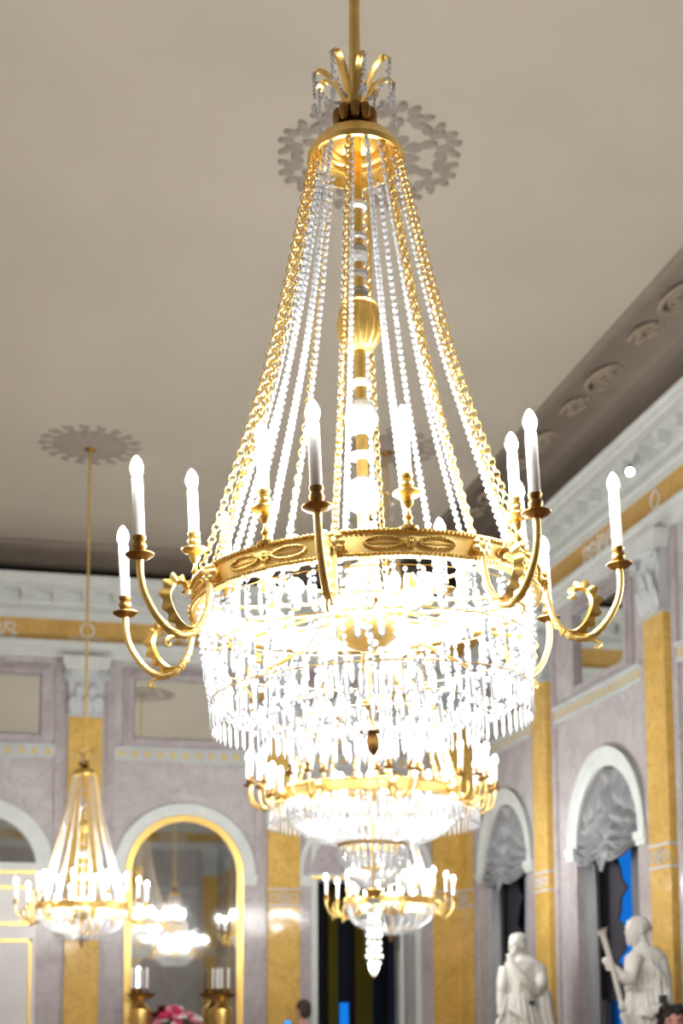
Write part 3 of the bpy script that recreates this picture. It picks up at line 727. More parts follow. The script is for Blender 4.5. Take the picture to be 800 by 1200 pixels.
def corner_chandelier(label, M, rod_top, crown_z, s=1.0, fine=True, ring_tilt=None, body_tilt=None):
    """ring at local z = 0"""
    root = empty('chandelier', label, 'chandelier', M)
    BT = body_tilt or I4; RT = ring_tilt or I4
    cz = crown_z
    top = BT @ Vector((0, 0, cz+.1))
    MB().tube([top, Vector((top.x, top.y, rod_top))], .0122 if fine else .0105, 12).obj('rod', 'gold_satin', root)
    rc = MB()
    for f in (.35, .7): rc.ball(.014, .014, .012, T((top.x, top.y, top.z+(rod_top-top.z)*f)), 10, 6)
    rc.obj('rod_collar', 'gold_satin', root)
    crown(root, cz, BT, 1.12, fine); stem(root, cz+.05, 0.0, BT)
    rb = mobj('ring', BAND, root, RT); stuff(mobj('beading', BEADING, rb)); stuff(mobj('beading', BEADING, rb, T((0, 0, -.044))))
    A0 = RAD(-9)
    for k in range(8):
        a = A0+k*pi/4; q = RT @ rot_out(a)
        ar = mobj('arm', ARM, root, q); mobj('acanthus_leaf', ARML, ar)
        cp = RT @ T(polar(.508, a, -.014))
        cd = mobj('candle', SLV_A, root, cp); mobj('bobeche', CUP_A, cd); mobj('bulb', BULB, cd, T((0, 0, .152)))
        a2 = a+pi/8
        ps = mobj('post', POST, root, RT @ T(polar(RR-.006, a2, 0)))
        cd = mobj('candle', SLV_P, root, RT @ T(polar(RR-.006, a2, .062))); mobj('bobeche', CUP_P, cd); mobj('bulb', BULB, cd, T((0, 0, .130)))
        if fine: mobj('ornament', ORN, root, RT @ RZ(a2))
        else: mobj('ornament', ORN, root, RT @ RZ(a2))
    # chains and bead strands from crown to ring
    for k in range(8):
        for typ in range(2):
            a = A0+k*pi/4+typ*pi/8
            p0 = BT @ polar(.094, a, cz-.004); p1 = RT @ polar(RR-.010, a, .002)
            mid = (p0+p1)/2; sg = Vector((-(mid.x), -(mid.y), 0))*.10
            P = catmull([p0, mid+sg*1.0, p1], 24)
            if typ == 1 and fine and k in (1, 6):
                chain(P).obj('gold_chain', 'gold', root)
            elif typ == 0:
                (chain(P) if fine else chain(P, .014, .003, 6, 3, .008)).obj('gold_chain', 'gold', root)
                p0b = BT @ polar(.080, a+.06, cz-.004); p1b = RT @ polar(RR-.03, a+.05, .004); md_ = (p0b+p1b)/2
                P2_ = catmull([p0b, md_+Vector((-md_.x, -md_.y, 0))*.13, p1b], 20)
                strand(P2_, .0055, .0145, .0145, 5, .4).obj('crystal_strand', 'crystal', root, None, False)
            else:
                strand(P, .0062, .0150, .0145, 6 if fine else 5, .5).obj('crystal_strand', 'crystal', root, None, False)
    # inside: bowl, spokes, lamps, finial
    MB().lathe([(0, .04), (.03, .04), (.035, -.02), (.075, -.03), (.083, -.042), (.083, -.06), (.077, -.088), (.060, -.112), (.036, -.128), (.012, -.136), (0, -.136)], 40).obj('centre_bowl', 'gold', root, RT)
    sp = MB().tube([(.07, 0, -.075), (.332, 0, -.125)], .0045, 8).tube([(.07, 0, -.035), (.338, 0, -.035)], .004, 8).mesh('spoke', 'gold')
    soc = MB().lathe([(0, -.05), (.008, -.05), (.014, -.04), (.012, -.02), (.010, -.016), (0, -.016)], 10).mesh('socket', 'gold')
    for k in range(8):
        a = A0+k*pi/4+.2
        spk = mobj('spoke', sp, root, RT @ rot_out(a))
        s_ = mobj('socket', soc, root, RT @ T(polar(.20, a, .045))); mobj('bulb', GLOBE if fine else GLOBE2, s_, T((0, 0, .0)))
        if fine: s_ = mobj('socket', soc, root, RT @ T(polar(.20, a+pi/8, -.085)) @ RX(pi)); mobj('bulb', GLOBE, s_, T((0, 0, .0)))
    fn = MB(); fn.tube([(0, 0, -.13), (0, 0, -.30)], .0045, 8)
    fn.lathe([(0, -.235), (.012, -.240), (.016, -.25), (.006, -.258), (.004, -.28), (.010, -.285), (.025, -.300), (.026, -.303), (.008, -.304), (.009, -.308), (.0125, -.320), (.010, -.338), (.004, -.348), (0, -.35)], 14)
    for k in range(8): fn.ball(.005, .004, .010, T(polar(.015, k*pi/4, -.247)) @ RX(.4), 6, 4)
    fn.obj('finial', 'bronze', root, RT)
    if not fine:
        for R, z in ((.338, -.052), (.20, -.245)): MB().torus(R, .003, 60, 5, T((0, 0, z))).obj('hoop', 'gold', root, RT)
        P = catmull([polar(.340, 0, -.050), polar(.338, 0, -.10), polar(.300, 0, -.18), polar(.20, 0, -.245), polar(.09, 0, -.27), polar(.02, 0, -.285)], 8)
        st = strand(P, .0085, .018, .0185, 5).mesh('bead_string', 'crystal', False)
        for k in range(30): mobj('bead_string', st, root, RT @ RZ(2*pi*k/30))
        joined_drops(DROP_B, [T(polar(.342, 2*pi*k/48, -.05)) @ RZ(2*pi*k/48) for k in range(48)], 'crystal_fringe', root, RT)
        joined_drops(DROP_C, [T(polar(.20, 2*pi*k/24, -.245)) @ RZ(2*pi*k/24) for k in range(24)], 'crystal_fringe', root, RT)
        return root
    # crystal curtain
    HO = [(.335, -.062), (.333, -.140), (.322, -.233), (.225, -.262), (.155, -.278)]
    for R, z in HO: MB().torus(R, .0014, 72, 5, T((0, 0, z))).obj('hoop', 'gold', root, RT)
    rows = [(.334, -.062, 60, DROP_A, .0), (.330, -.142, 48, DROP_C, .5), (.322, -.235, 76, DROP_B, .25), (.225, -.264, 52, DROP_A, 0), (.155, -.280, 30, DROP_A, .5)]
    for (R, z, n, me, ph) in rows:
        mats = [T(polar(R, 2*pi*(k+ph)/n, z)) @ RZ(2*pi*(k+ph)/n) for k in range(n)]
        if fine:
            for q in mats: mobj('crystal_drop', me, root, RT @ q)
        else: joined_drops(me, mats, 'crystal_fringe', root, RT)
    n = 44
    st = strand([polar(.338, 0, -.052), polar(.334, 0, -.14), polar(.322, 0, -.233)], .0058, .013, .0135, 6).mesh('bead_curtain', 'crystal', False)
    for k in range(n): mobj('bead_curtain', st, root, RT @ RZ(2*pi*k/n))
    n = 24
    P = catmull([polar(.322, 0, -.233), polar(.27, .06, -.272), polar(.225, .10, -.262)], 8)
    s1 = strand(P, .0065, .015, .0155, 6).mesh('bead_swag', 'crystal', False)
    P = catmull([polar(.225, 0, -.262), polar(.17, .1, -.292), polar(.130, .2, -.280), polar(.07, .3, -.305), polar(.02, .4, -.295)], 8)
    s2 = strand(P, .0060, .014, .0145, 6).mesh('bead_swag', 'crystal', False)
    for k in range(n):
        mobj('bead_swag', s1, root, RT @ RZ(2*pi*k/n)); 
        if k % 2 == 0: mobj('bead_swag', s2, root, RT @ RZ(2*pi*k/n))
    # festoons of larger beads inside the curtain, from the ring to the bottom hoop
    P = catmull([polar(.325, 0, -.07), polar(.318, .2, -.21), polar(.312, .39, -.235), polar(.318, .585, -.21), polar(.325, .785, -.07)], 10)
    s3 = strand(P, .0085, .017, .0178, 6).mesh('festoon', 'crystal', False)
    for k in range(8): mobj('festoon', s3, root, RT @ RZ(A0+k*pi/4))
    return root

# foreground chandelier, leaning a little to the left as seen from the room's door
az1 = atan2(P1.x, P1.y)
view_ax = Vector((-sin(YAW), -cos(YAW), 0))
rz1 = RZ(-az1)
la = rz1.inverted() @ view_ax
ringt = Matrix.Rotation(RAD(2.6), 4, la); bodyt = Matrix.Rotation(RAD(.85), 4, la)
M1 = T((P1.x, P1.y, EYE+.826)) @ rz1
corner_chandelier('gilt chandelier with sixteen candles, tall bead strands and tiered fringe of pointed crystal drops', M1, ZC-EYE-.826, .925, 1.0, True, ringt, bodyt)
ML = T((PL.x, PL.y, EYE+.715)) @ RZ(.3)
corner_chandelier('gilt crystal chandelier on a long rod in front of the arched mirror and door', ML, ZC-EYE-.715, 1.0, 1.0, False)
M3 = T((P3.x, P3.y, EYE+.75)) @ RZ(.1)
corner_chandelier('gilt crystal chandelier in front of the open dark doorway', M3, ZC-EYE-.75, .95, 1.0, False)

M4 = T((P4.x, P4.y, EYE+.80)) @ RZ(.2)
corner_chandelier('gilt crystal chandelier whose reflection hangs in the middle of the arched mirror', M4, ZC-EYE-.80, .95, 1.0, False)

# ------------------------------------------------------------------ central chandelier: branched arms, two-tier basket, tassel
def central_chandelier():
    root = empty('chandelier', 'broad central chandelier with branched candle arms and a tiered crystal basket', 'chandelier', T((P2.x, P2.y, EYE+1.02)) @ RZ(-.2))
    cz = 1.25; rod_top = ZC-EYE-1.02
    MB().tube([(0, 0, cz+.1), (0, 0, rod_top)], .011, 12).obj('rod', 'gold_satin', root)
    crown(root, cz, I4, 1.5, False); stem(root, cz+.07, .05, I4, 1.4)
    R = .44
    b_, bd = ring_meshes(R, .06); rb = mobj('ring', b_, root); stuff(mobj('beading', bd, rb)); stuff(mobj('beading', bd, rb, T((0, 0, -.054))))
    arm = MB(); arm.tube(catmull([(R, 0, -.03), (R+.03, 0, -.07), (R+.07, 0, -.085), (R+.105, 0, -.06), (R+.11, 0, -.01)], 6), .0075, 8)
    for s_ in (-1, 1):
        arm.tube(catmull([(R+.06, 0, -.085), (R+.08, s_*.04, -.10), (R+.11, s_*.08, -.08), (R+.12, s_*.095, -.02), (R+.12, s_*.095, .0)], 6), .0065, 8)
        arm.tube(catmull([(R+.06, 0, -.085), (R+.11, s_*.02, -.11), (R+.165, s_*.045, -.08), (R+.18, s_*.05, -.0)], 6), .0065, 8)
    arm.ball(.025, .025, .025, T((R+.01, 0, -.03)), 10, 6)
    ame = arm.mesh('arm', 'gold_satin')
    for k in range(8):
        a = k*pi/4+.15; q = rot_out(a); ao = mobj('arm', ame, root, q)
        for (x, y, z) in ((R+.11, 0, .0), (R+.12, .095, .01), (R+.12, -.095, .01), (R+.18, .05, .01), (R+.18, -.05, .01)):
            if (x, y) == (R+.11, 0): continue
            cd = mobj('candle', SLV_P, root, q @ T((x, y, z))); mobj('bobeche', CUP_A, cd); mobj('bulb', BULB, cd, T((0, 0, .130)))
        a2 = a+pi/8
        for typ in range(2):
            aa = a+typ*pi/8; p0 = polar(.12, aa, cz); p1 = polar(R-.01, aa, .0); md_ = (p0+p1)/2
            P = catmull([p0, md_+Vector((-md_.x, -md_.y, 0))*.12, p1], 14)
            if typ: chain(P, .017, .003, 6, 3, .010).obj('gold_chain', 'gold', root)
            else: strand(P, .007, .017, .017, 5, .3).obj('crystal_strand', 'crystal', root, None, False)
        sph = mobj('socket', MB().lathe([(0, -.05), (.01, -.05), (.016, -.03), (.012, -.016), (0, -.016)], 10).mesh('socket', 'gold'), root, T(polar(.26, a, -.05)))
        mobj('bulb', GLOBE2, sph)
    hub = MB().tube([(0, 0, .06), (0, 0, -.93)], .009, 8)
    hub.lathe([(0, .03), (.05, .03), (.09, -.02), (.05, -.06), (0, -.07)], 20); hub.obj('core', 'gold', root)
    sp = MB().tube([(.03, 0, -.03), (R-.01, 0, -.03)], .005, 6).mesh('spoke', 'gold')
    for k in range(8): mobj('spoke', sp, root, rot_out(k*pi/4))
    D_ = drop_mesh('crystal_drop', .009, .075)
    for (Rh, z, n, sc_) in ((R+.09, -.10, 90, 1.15), (R, -.06, 80, 1.0), (R-.03, -.12, 72, .8), (.17, -.285, 30, .7), (.15, -.32, 30, 1.0)):
        MB().torus(Rh, .004, 64, 5, T((0, 0, z))).obj('hoop', 'gold', root)
        joined_drops(D_, [T(polar(Rh, 2*pi*k/n, z)) @ RZ(2*pi*k/n) @ SC(1, 1, sc_) for k in range(n)], 'crystal_fringe', root)
    # basket strings
    P = catmull([polar(R-.005, 0, -.06), polar(R-.02, 0, -.14), polar(.36, 0, -.21), polar(.26, 0, -.258), polar(.17, 0, -.268)], 8)
    s1 = strand(P, .0088, .0185, .019, 5).mesh('bead_string', 'crystal', False)
    for k in range(56): mobj('bead_string', s1, root, RZ(2*pi*k/56))
    MB().lathe([(.165, -.262), (.178, -.264), (.180, -.272), (.172, -.280), (.165, -.280), (.165, -.262)], 48).obj('lower_ring', 'gold', root)
    P = catmull([polar(.17, 0, -.28), polar(.172, 0, -.34), polar(.15, 0, -.40), polar(.08, 0, -.47), polar(.06, 0, -.50)], 8)
    s2 = strand(P, .0075, .017, .0175, 5).mesh('bead_string', 'crystal', False)
    for k in range(30): mobj('bead_string', s2, root, RZ(2*pi*k/30))
    cg = MB()
    for z, r in ((-.394, .062), (-.504, .045)): cg.lathe([(r-.008, z+.006), (r, z+.004), (r+.003, z), (r, z-.004), (r-.008, z-.006), (r-.008, z+.006)], 28)
    cg.lathe([(.045, -.505), (.03, -.53), (.012, -.545), (0, -.545)], 16); cg.obj('lower_cage', 'gold', root)
    ts = MB()
    for k in range(10):
        a = 2*pi*k/10; P = [polar(.022+.012*sin(pi*j/10*.9)+(.01 if j == 8 else 0), a, -.56-.034*j) for j in range(10)]
        for p in P: bead(ts, T(p), .0095, .030, 5)
    ts.lathe([(0, -.86), (.022, -.875), (.026, -.895), (.012, -.925), (0, -.945)], 8)
    ts.obj('tassel', 'crystal', root, None, False)
    for z in (-.64, -.72, -.80, -.875): mobj('bulb', TASSEL_FILL, root, T((0, 0, z)))  # fill glow added inside the tassel to whiten its crystals
    return root
central_chandelier()

# ------------------------------------------------------------------ spotlights on the cornice
def ray_at_x(px, py, X):
    d = fw+rt*((px-400)/FPX)+up*((YC-py)/FPX); return Vector((0, 0, EYE))+d*(X/d.x)
sp_ = ray_at_x(738, 553, XR-.29)
r = empty('spotlight', 'small black spotlight with white lens fixed to the cornice edge', 'lamp', T(sp_) @ RZ(-.42) @ RX(.35) @ SC(1.0, 1.0, 1.0))
MB().lathe([(0, .10), (.03, .10), (.035, .08), (.035, .0), (.030, -.004), (.030, .004), (0, .006)], 18, RX(-pi/2)).obj('housing', 'spot_black', r)
MB().lathe([(0, .002), (.029, .002), (.029, .004), (0, .004)], 18, RX(-pi/2)).obj('lens', 'spot_glow', r)
MB().box(-.010, .010, .02, .04, -.02, .05).box(-.012, .012, .03, .26, .038, .055).obj('bracket', 'spot_black', r, smooth=False)

# ------------------------------------------------------------------ figures
def dirray(px, py): return fw+rt*((px-400)/FPX)+up*((YC-py)/FPX)
def at_x(px, py, X): d = dirray(px, py); return Vector((0, 0, EYE))+d*(X/d.x)
def at_y(px, py, Y): d = dirray(px, py); return Vector((0, 0, EYE))+d*(Y/d.y)
FACE = RZ(-YAW)     # figure axes: x to the right, y away from the room's open end
def loft(mb, secs, n=40, M=None):
    """secs: (z, cx, cy, rx, ry, fold, nf, phase)"""
    v = []; f = []
    for (z, cx, cy, rx, ry, fo, nf, ph) in secs:
        for k in range(n):
            a = 2*pi*k/n; q = 1+fo*sin(nf*a+ph)
            v.append((cx+rx*q*cos(a), cy+ry*q*sin(a), z))
    for i in range(len(secs)-1):
        for k in range(n): f.append((i*n+k, i*n+(k+1) % n, (i+1)*n+(k+1) % n, (i+1)*n+k))
    f.append(tuple(range(n))); f.append(tuple(range(len(secs)*n-1, (len(secs)-1)*n-1, -1)))
    return mb.add(v, f, M)
def secs_interp(keys, m_=6):
    out = []
    for a, b_ in zip(keys, keys[1:]):
        for k in range(m_): t = k/m_; out.append(tuple(a[j]+(b_[j]-a[j])*(t*t*(3-2*t) if 0 < j < 5 else t) for j in range(8)))
    out.append(keys[-1]); return out
def remesh(o, vox=.009, it=3):
    m_ = o.modifiers.new('fuse', 'REMESH'); m_.mode = 'VOXEL'; m_.voxel_size = vox; m_.use_smooth_shade = True
    q = o.modifiers.new('soft', 'SMOOTH'); q.factor = .5; q.iterations = it
    return o
def hand(mb, p, d, side, grip=True, s=1.0):
    """p wrist, d direction of palm, side = direction across the knuckles"""
    d = Vector(d).normalized(); side = Vector(side).normalized(); nn = d.cross(side)
    c = p+d*.045*s; mb.ball(.030*s, .040*s, .016*s, T(c) @ Matrix((side, d, nn)).transposed().to_4x4(), 10, 6)
    for k in range(4):
        b_ = p+d*.075*s+side*(k-1.5)*.017*s; ln = (.062, .072, .068, .052)[k]*s
        pts = [b_, b_+d*ln*.4+nn*.006, b_+d*ln*.55+nn*.026*s, b_+d*ln*.25+nn*.040*s] if grip else [b_, b_+d*ln*.5, b_+d*ln*.85+nn*.012]
        mb.tube(pts, [.0085*s]*(len(pts)-1)+[.006*s], 7)
    t0 = p+d*.028*s-side*.024*s; mb.tube([t0, t0-side*.018*s+d*.02*s, t0-side*.012*s+d*.045*s+nn*.016*s], [.010*s, .009*s, .006*s], 7)
def head_shape(mb, c, yaw, s=1.0, tilt=0):
    """head facing -y before yaw"""
    M = T(c) @ RZ(yaw) @ RX(tilt) @ SC(s, s, s)
    mb.ball(.075, .092, .098, M @ T((0, .01, .025)), 16, 12)
    mb.ball(.056, .066, .080, M @ T((0, -.022, -.045)), 14, 10)
    mb.ball(.026, .024, .020, M @ T((0, -.070, -.098)), 10, 6)
    mb.tube([(0, -.078, .028), (0, -.100, -.018), (0, -.088, -.030)], [.008, .014, .011], 8, M)
    mb.ball(.050, .016, .010, M @ T((0, -.076, .034)), 10, 6)
    for s_ in (-1, 1):
        mb.ball(.012, .018, .026, M @ T((s_*.074, .012, -.005)), 8, 6)
        mb.ball(.020, .020, .018, M @ T((s_*.036, -.062, -.028)), 8, 6)
        mb.ball(.011, .008, .007, M @ T((s_*.029, -.080, .008)), 8, 6)
    mb.tube([(-.024, -.082, -.058), (0, -.092, -.058), (.024, -.082, -.058)], [.005, .008, .005], 6, M)
    mb.tube([(-.020, -.080, -.068), (0, -.089, -.070), (.020, -.080, -.068)], [.005, .008, .005], 6, M)
    return M

def pedestal(loc, h, label):
    r = empty('pedestal', label, 'pedestal', T(loc) @ FACE)
    MB().box(-.30, .30, -.27, .27, 0, .10).box(-.27, .27, -.24, .24, .10, h-.06).box(-.30, .30, -.27, .27, h-.06, h).obj('block', 'white_plaster', r, smooth=False)
    MB().box(-.20, .20, -.252, -.24, .16, h-.12).obj('panel', 'grey_plaster', r, smooth=False)

# statue of a woman with a staff, in profile
q1 = at_x(748, 1075, 3.93); HT = 1.66; b1 = q1.z-HT
pedestal((q1.x, q1.y, 0), b1, 'white block pedestal under the statue with a staff')
r = empty('statue', 'white marble statue of a robed woman in profile holding a flared staff', 'statue', T((q1.x, q1.y, b1)) @ FACE)
mb = MB()
K = [(0, .02, 0, .20, .17, .05, 11, 0), (.35, .02, 0, .17, .145, .07, 11, .5), (.80, .03, 0, .150, .125, .06, 10, 1.2), (.98, .03, 0, .150, .125, .05, 9, 1.6), (1.03, .03, 0, .165, .135, .05, 12, 1.9),
     (1.06, .035, 0, .150, .125, .05, 11, 2.0), (1.16, .03, 0, .125, .10, .05, 10, 2.4), (1.24, .025, 0, .118, .095, .04, 9, 3), (1.32, .03, -.005, .132, .11, .03, 8, 3), (1.40, .04, 0, .140, .095, .02, 7, 3.2), (1.455, .045, 0, .09, .07, 0, 6, 3.2), (1.48, .03, 0, .05, .045, 0, 6, 3)]
loft(mb, secs_interp(K), 48)
mb.tube([(.025, 0, 1.42), (.012, 0, 1.54)], [.048, .042], 12)
Mh = head_shape(mb, Vector((-.015, 0, 1.572)), -pi/2+.30, .82)
mb.ball(.082, .090, .070, Mh @ T((0, .024, .046)), 14, 9); mb.ball(.034, .032, .034, Mh @ T((0, .112, .025)), 10, 8)
mb.torus(.080, .010, 24, 6, Mh @ T((0, .014, .045)) @ RX(-.35) @ SC(1, 1.12, 1))
# arm to the staff
mb.tube(catmull([(-.04, -.10, 1.41), (-.075, -.13, 1.34), (-.10, -.15, 1.255), (-.15, -.16, 1.285), (-.195, -.17, 1.325)], 5), [.052]*6+[.046]*5+[.040]*5+[.030]*5, 10)
hand(mb, Vector((-.185, -.17, 1.315)), (-.6, 0, .6), (.5, -.2, .5), True, .95)
# far arm and cloak falling from the shoulder
mb.tube(catmull([(.12, -.03, 1.37), (.14, -.06, 1.22), (.13, -.12, 1.10), (.06, -.15, 1.06)], 6), [.055]*7+[.046]*6+[.036]*6, 10)
hand(mb, Vector((.07, -.15, 1.06)), (-1, -.1, -.1), (0, .3, 1), True, .9)
C_ = [(.35, .13, -.01, .05, .10, .14, 7, 0), (.9, .135, -.02, .055, .11, .14, 7, 1), (1.25, .105, -.02, .050, .11, .12, 7, 2), (1.39, .075, 0, .055, .095, .06, 6, 2.4), (1.445, .05, 0, .035, .06, 0, 5, 2.5)]
loft(mb, secs_interp(C_), 48)
for q in range(6):      # folds fanning from the shoulder, then falling from the girdle
    x0 = -.05+.022*q
    mb.tube(catmull([(x0*.7+.01, -.085, 1.425), (x0, -.118, 1.35), (x0*1.1+.012*q, -.112, 1.28), (x0+.01*q, -.100, 1.20)], 5), [.004+.006*sin(pi*k/15) for k in range(16)], 7)
for q in range(8):
    a = -2.5+.26*q; mb.tube(catmull([(.03+.120*cos(a), .100*sin(a), 1.19), (.03+.140*cos(a+.04), .122*sin(a+.04), 1.10), (.03+.158*cos(a+.02), .137*sin(a+.02), 1.035)], 5), .009, 7)
    mb.tube(catmull([(.03+.145*cos(a+.1), .125*sin(a+.1), 1.01), (.03+.155*cos(a+.1), .135*sin(a+.1), .6), (.02+.185*cos(a+.12), .16*sin(a+.12), .1)], 5), .013, 7)
mb.torus(.128, .010, 32, 6, T((.028, 0, 1.205)) @ SC(1, .82, 1))
remesh(mb.obj('figure', 'statue_marble', r), .009)
sf = MB(); sf.tube([(-.285, -.20, 1.575), (-.282, -.20, 1.565), (-.270, -.20, 1.535), (-.215, -.19, 1.34), (-.15, -.175, 1.06), (-.05, -.16, .60)], [.052, .040, .020, .017, .016, .018], 12)
sf.ball(.022, .022, .03, T((-.16, -.19, 1.09)), 8, 6); sf.obj('staff', 'statue_marble', r)
MB().box(.085, .125, -.190, -.130, 1.11, 1.16).obj('plaque', 'plaque', r, smooth=False)

# second statue: veiled head, hand at the chin
q2 = at_x(608, 1092, 3.93); b2 = q2.z-HT
pedestal((q2.x, q2.y, 0), b2, 'white block pedestal under the statue with hand at chin')
r = empty('statue', 'white marble statue of a robed woman with one hand raised to her chin', 'statue', T((q2.x, q2.y, b2)) @ FACE)
mb = MB()
K = [(0, .02, 0, .22, .18, .05, 10, 0), (.4, .03, 0, .19, .16, .07, 10, .7), (.85, .03, 0, .165, .14, .06, 9, 1.3), (1.02, .0, 0, .150, .13, .05, 9, 1.6), (1.10, -.02, 0, .118, .105, .05, 9, 2), (1.2, -.01, 0, .118, .10, .04, 8, 2.4), (1.32, .01, 0, .140, .11, .03, 8, 2.8), (1.41, .025, 0, .145, .10, .02, 7, 3), (1.46, .02, 0, .09, .07, 0, 6, 3), (1.48, .0, 0, .05, .045, 0, 6, 3)]
loft(mb, secs_interp(K), 48)
mb.tube([(.0, 0, 1.42), (-.01, 0, 1.52)], [.050, .045], 12)
Mh = head_shape(mb, Vector((-.02, -.005, 1.55)), -.85, .84, .02)
mb.ball(.084, .094, .055, Mh @ T((0, .022, .070)), 14, 9); mb.ball(.070, .045, .09, Mh @ T((0, .068, -.02)), 12, 8)
mb.tube(catmull([(.15, -.02, 1.39), (.16, -.09, 1.25), (.10, -.16, 1.20), (.0, -.19, 1.29), (-.08, -.16, 1.40)], 6), [.052]*7+[.045]*6+[.036]*6+[.030]*6, 10)
hand(mb, Vector((-.07, -.165, 1.39)), (-.3, .1, 1), (1, .2, .3), True, .9)
C_ = [(.2, .20, -.01, .05, .11, .12, 6, 0), (.75, .235, -.02, .06, .12, .12, 6, 1), (1.1, .19, -.02, .06, .11, .10, 6, 2), (1.38, .13, 0, .05, .09, .05, 5, 2.4), (1.44, .10, 0, .03, .06, 0, 5, 2.5)]
loft(mb, secs_interp(C_), 36)
mb.tube(catmull([(-.12, -.02, 1.38), (-.15, -.05, 1.22), (-.16, -.06, 1.10), (-.17, -.08, 1.0)], 5), [.048]*6+[.040]*5+[.030]*5, 10)
mb.tube(catmull([(-.10, -.12, 1.05), (.0, -.15, .98), (.10, -.14, .85), (.20, -.10, .75)], 5), .026, 8)
hand(mb, Vector((-.165, -.08, 1.0)), (-.1, -.1, -1), (1, .2, 0), True, .9)
for q in range(7):
    a = -2.6+.30*q; mb.tube(catmull([(-.01+.118*cos(a), .100*sin(a), 1.16), (0+.150*cos(a+.03), .132*sin(a+.03), 1.02), (.03+.178*cos(a+.08), .155*sin(a+.08), .7), (.03+.20*cos(a+.1), .17*sin(a+.1), .2)], 5), .012, 7)
remesh(mb.obj('figure', 'statue_marble', r), .009)
MB().tube(catmull([(-.12, -.13, 1.15), (-.16, -.14, 1.02), (-.20, -.14, .93), (-.235, -.14, .885), (-.20, -.14, .915), (-.15, -.14, .93)], 5), [.012]*8+[.016]*9+[.020]*9, 8).obj('scroll', 'statue_marble', r)
MB().box(.045, .092, -.18, -.15, 1.08, 1.12).obj('plaque', 'plaque', r, smooth=False)

def person(name, label, q, ht, headyaw, shirt, trousers, skin, hair_fn, armpose, s_head=1.0):
    """q = point of the crown of the head; figure stands on the floor below it"""
    r = empty(name, label, 'person', T((q.x, q.y, 0)) @ FACE)
    k = ht/1.70
    mb = MB()
    mb.tube([(0, .01, 1.36*k), (0, 0, 1.50*k)], [.055, .050], 12)
    Mh = head_shape(mb, Vector((0, 0, ht-.125*s_head)), headyaw, s_head)
    loft(mb, secs_interp([(.82*k, 0, 0, .15, .10, 0, 1, 0), (1.0*k, 0, 0, .135, .095, 0, 1, 0), (1.25*k, 0, 0, .165, .105, 0, 1, 0), (1.38*k, 0, 0, .15, .08, 0, 1, 0), (1.43*k, 0, 0, .06, .05, 0, 1, 0)]), 24)
    for i, s_ in enumerate((-1, 1)):
        mb.tube([(s_*.085, 0, .86*k), (s_*.09, -.01, .48*k), (s_*.09, .01, .09*k)], [.085, .058, .038], 12)
        mb.ball(.042, .11, .04, T((s_*.09, -.04, .045)), 10, 6)
        el, wr = armpose[i]
        mb.tube([(s_*.17, 0, 1.38*k), el, wr], [.048, .040, .028], 10)
        hand(mb, Vector(wr), Vector(wr)-Vector(el), (1, 0, .2), True, .95)
    remesh(mb.obj('body', skin, r), .010, 2)
    sh = MB()
    loft(sh, secs_interp([(.84*k, 0, 0, .170, .120, .02, 7, 0), (1.0*k, 0, 0, .160, .115, .02, 7, 1), (1.25*k, 0, 0, .182, .122, .01, 7, 2), (1.385*k, 0, 0, .170, .098, 0, 1, 0), (1.435*k, 0, .005, .078, .066, 0, 1, 0)]), 28)
    for i, s_ in enumerate((-1, 1)):
        el, wr = armpose[i]; e = Vector(el); sh.tube([(s_*.165, 0, 1.375*k), e, e.lerp(Vector(wr), .8)], [.060, .052, .040], 12)
    remesh(sh.obj('shirt', shirt, r), .010, 2)
    tr_ = MB()
    loft(tr_, secs_interp([(.76*k, 0, 0, .165, .115, 0, 1, 0), (.88*k, 0, 0, .168, .118, 0, 1, 0), (.98*k, 0, 0, .155, .110, 0, 1, 0)], 3), 24)
    for s_ in (-1, 1): tr_.tube([(s_*.085, 0, .84*k), (s_*.09, -.01, .48*k), (s_*.09, .01, .08)], [.095, .072, .060], 12)
    remesh(tr_.obj('trousers', trousers, r), .012, 2)
    for s_ in (-1, 1): MB().ball(.050, .13, .045, T((s_*.09, -.045, .045)), 12, 8).obj('shoe', 'shoe', r)
    hair_fn(r, Mh)
    return r, Mh
def short_hair(r, Mh):
    mb = MB(); mb.ball(.082, .100, .086, Mh @ T((0, .018, .048)), 16, 10); mb.ball(.078, .06, .085, Mh @ T((0, .050, -.005)), 14, 8)
    remesh(mb.obj('hair', 'hair_brown', r), .008, 2)
def curly_hair(r, Mh):
    rnd = random.Random(3); mb = MB(); mb.ball(.10, .105, .09, Mh @ T((0, .045, .05)), 14, 9)
    for k in range(150):
        a = rnd.uniform(0, 2*pi); z = rnd.uniform(-.10, .125); rr = .115*sqrt(max(.12, 1-(max(0, z-.0)/.15)**2))
        x, y = rr*1.08*sin(a), .035+rr*cos(a)
        if y < -.03 and z < .065 and abs(x) < .075: continue
        q = rnd.uniform(.020, .030); mb.ball(q, q, q, Mh @ T((x, y, z)), 7, 5)
    mb.obj('hair', 'hair_dark', r)
def face_bits(r, Mh):
    for s_ in (-1, 1):
        e = MB().ball(.010, .006, .006, Mh @ T((s_*.029, -.0865, .008)), 8, 6).obj('eye', 'eye_white', r)
        MB().ball(.005, .004, .005, Mh @ T((s_*.029, -.0915, .008)), 8, 6).obj('iris', 'hair_dark', e)
        MB().tube([(s_*.015, -.092, .027), (s_*.030, -.092, .031), (s_*.045, -.083, .026)], .004, 6, Mh).obj('eyebrow', 'hair_dark', r)
    MB().tube(catmull([(-.027, -.082, -.055), (-.012, -.093, -.062), (.012, -.093, -.062), (.027, -.082, -.055)], 4), .0062, 7, Mh).obj('lips', 'lip', r)
qm = at_y(354.5, 1172, 12.95)
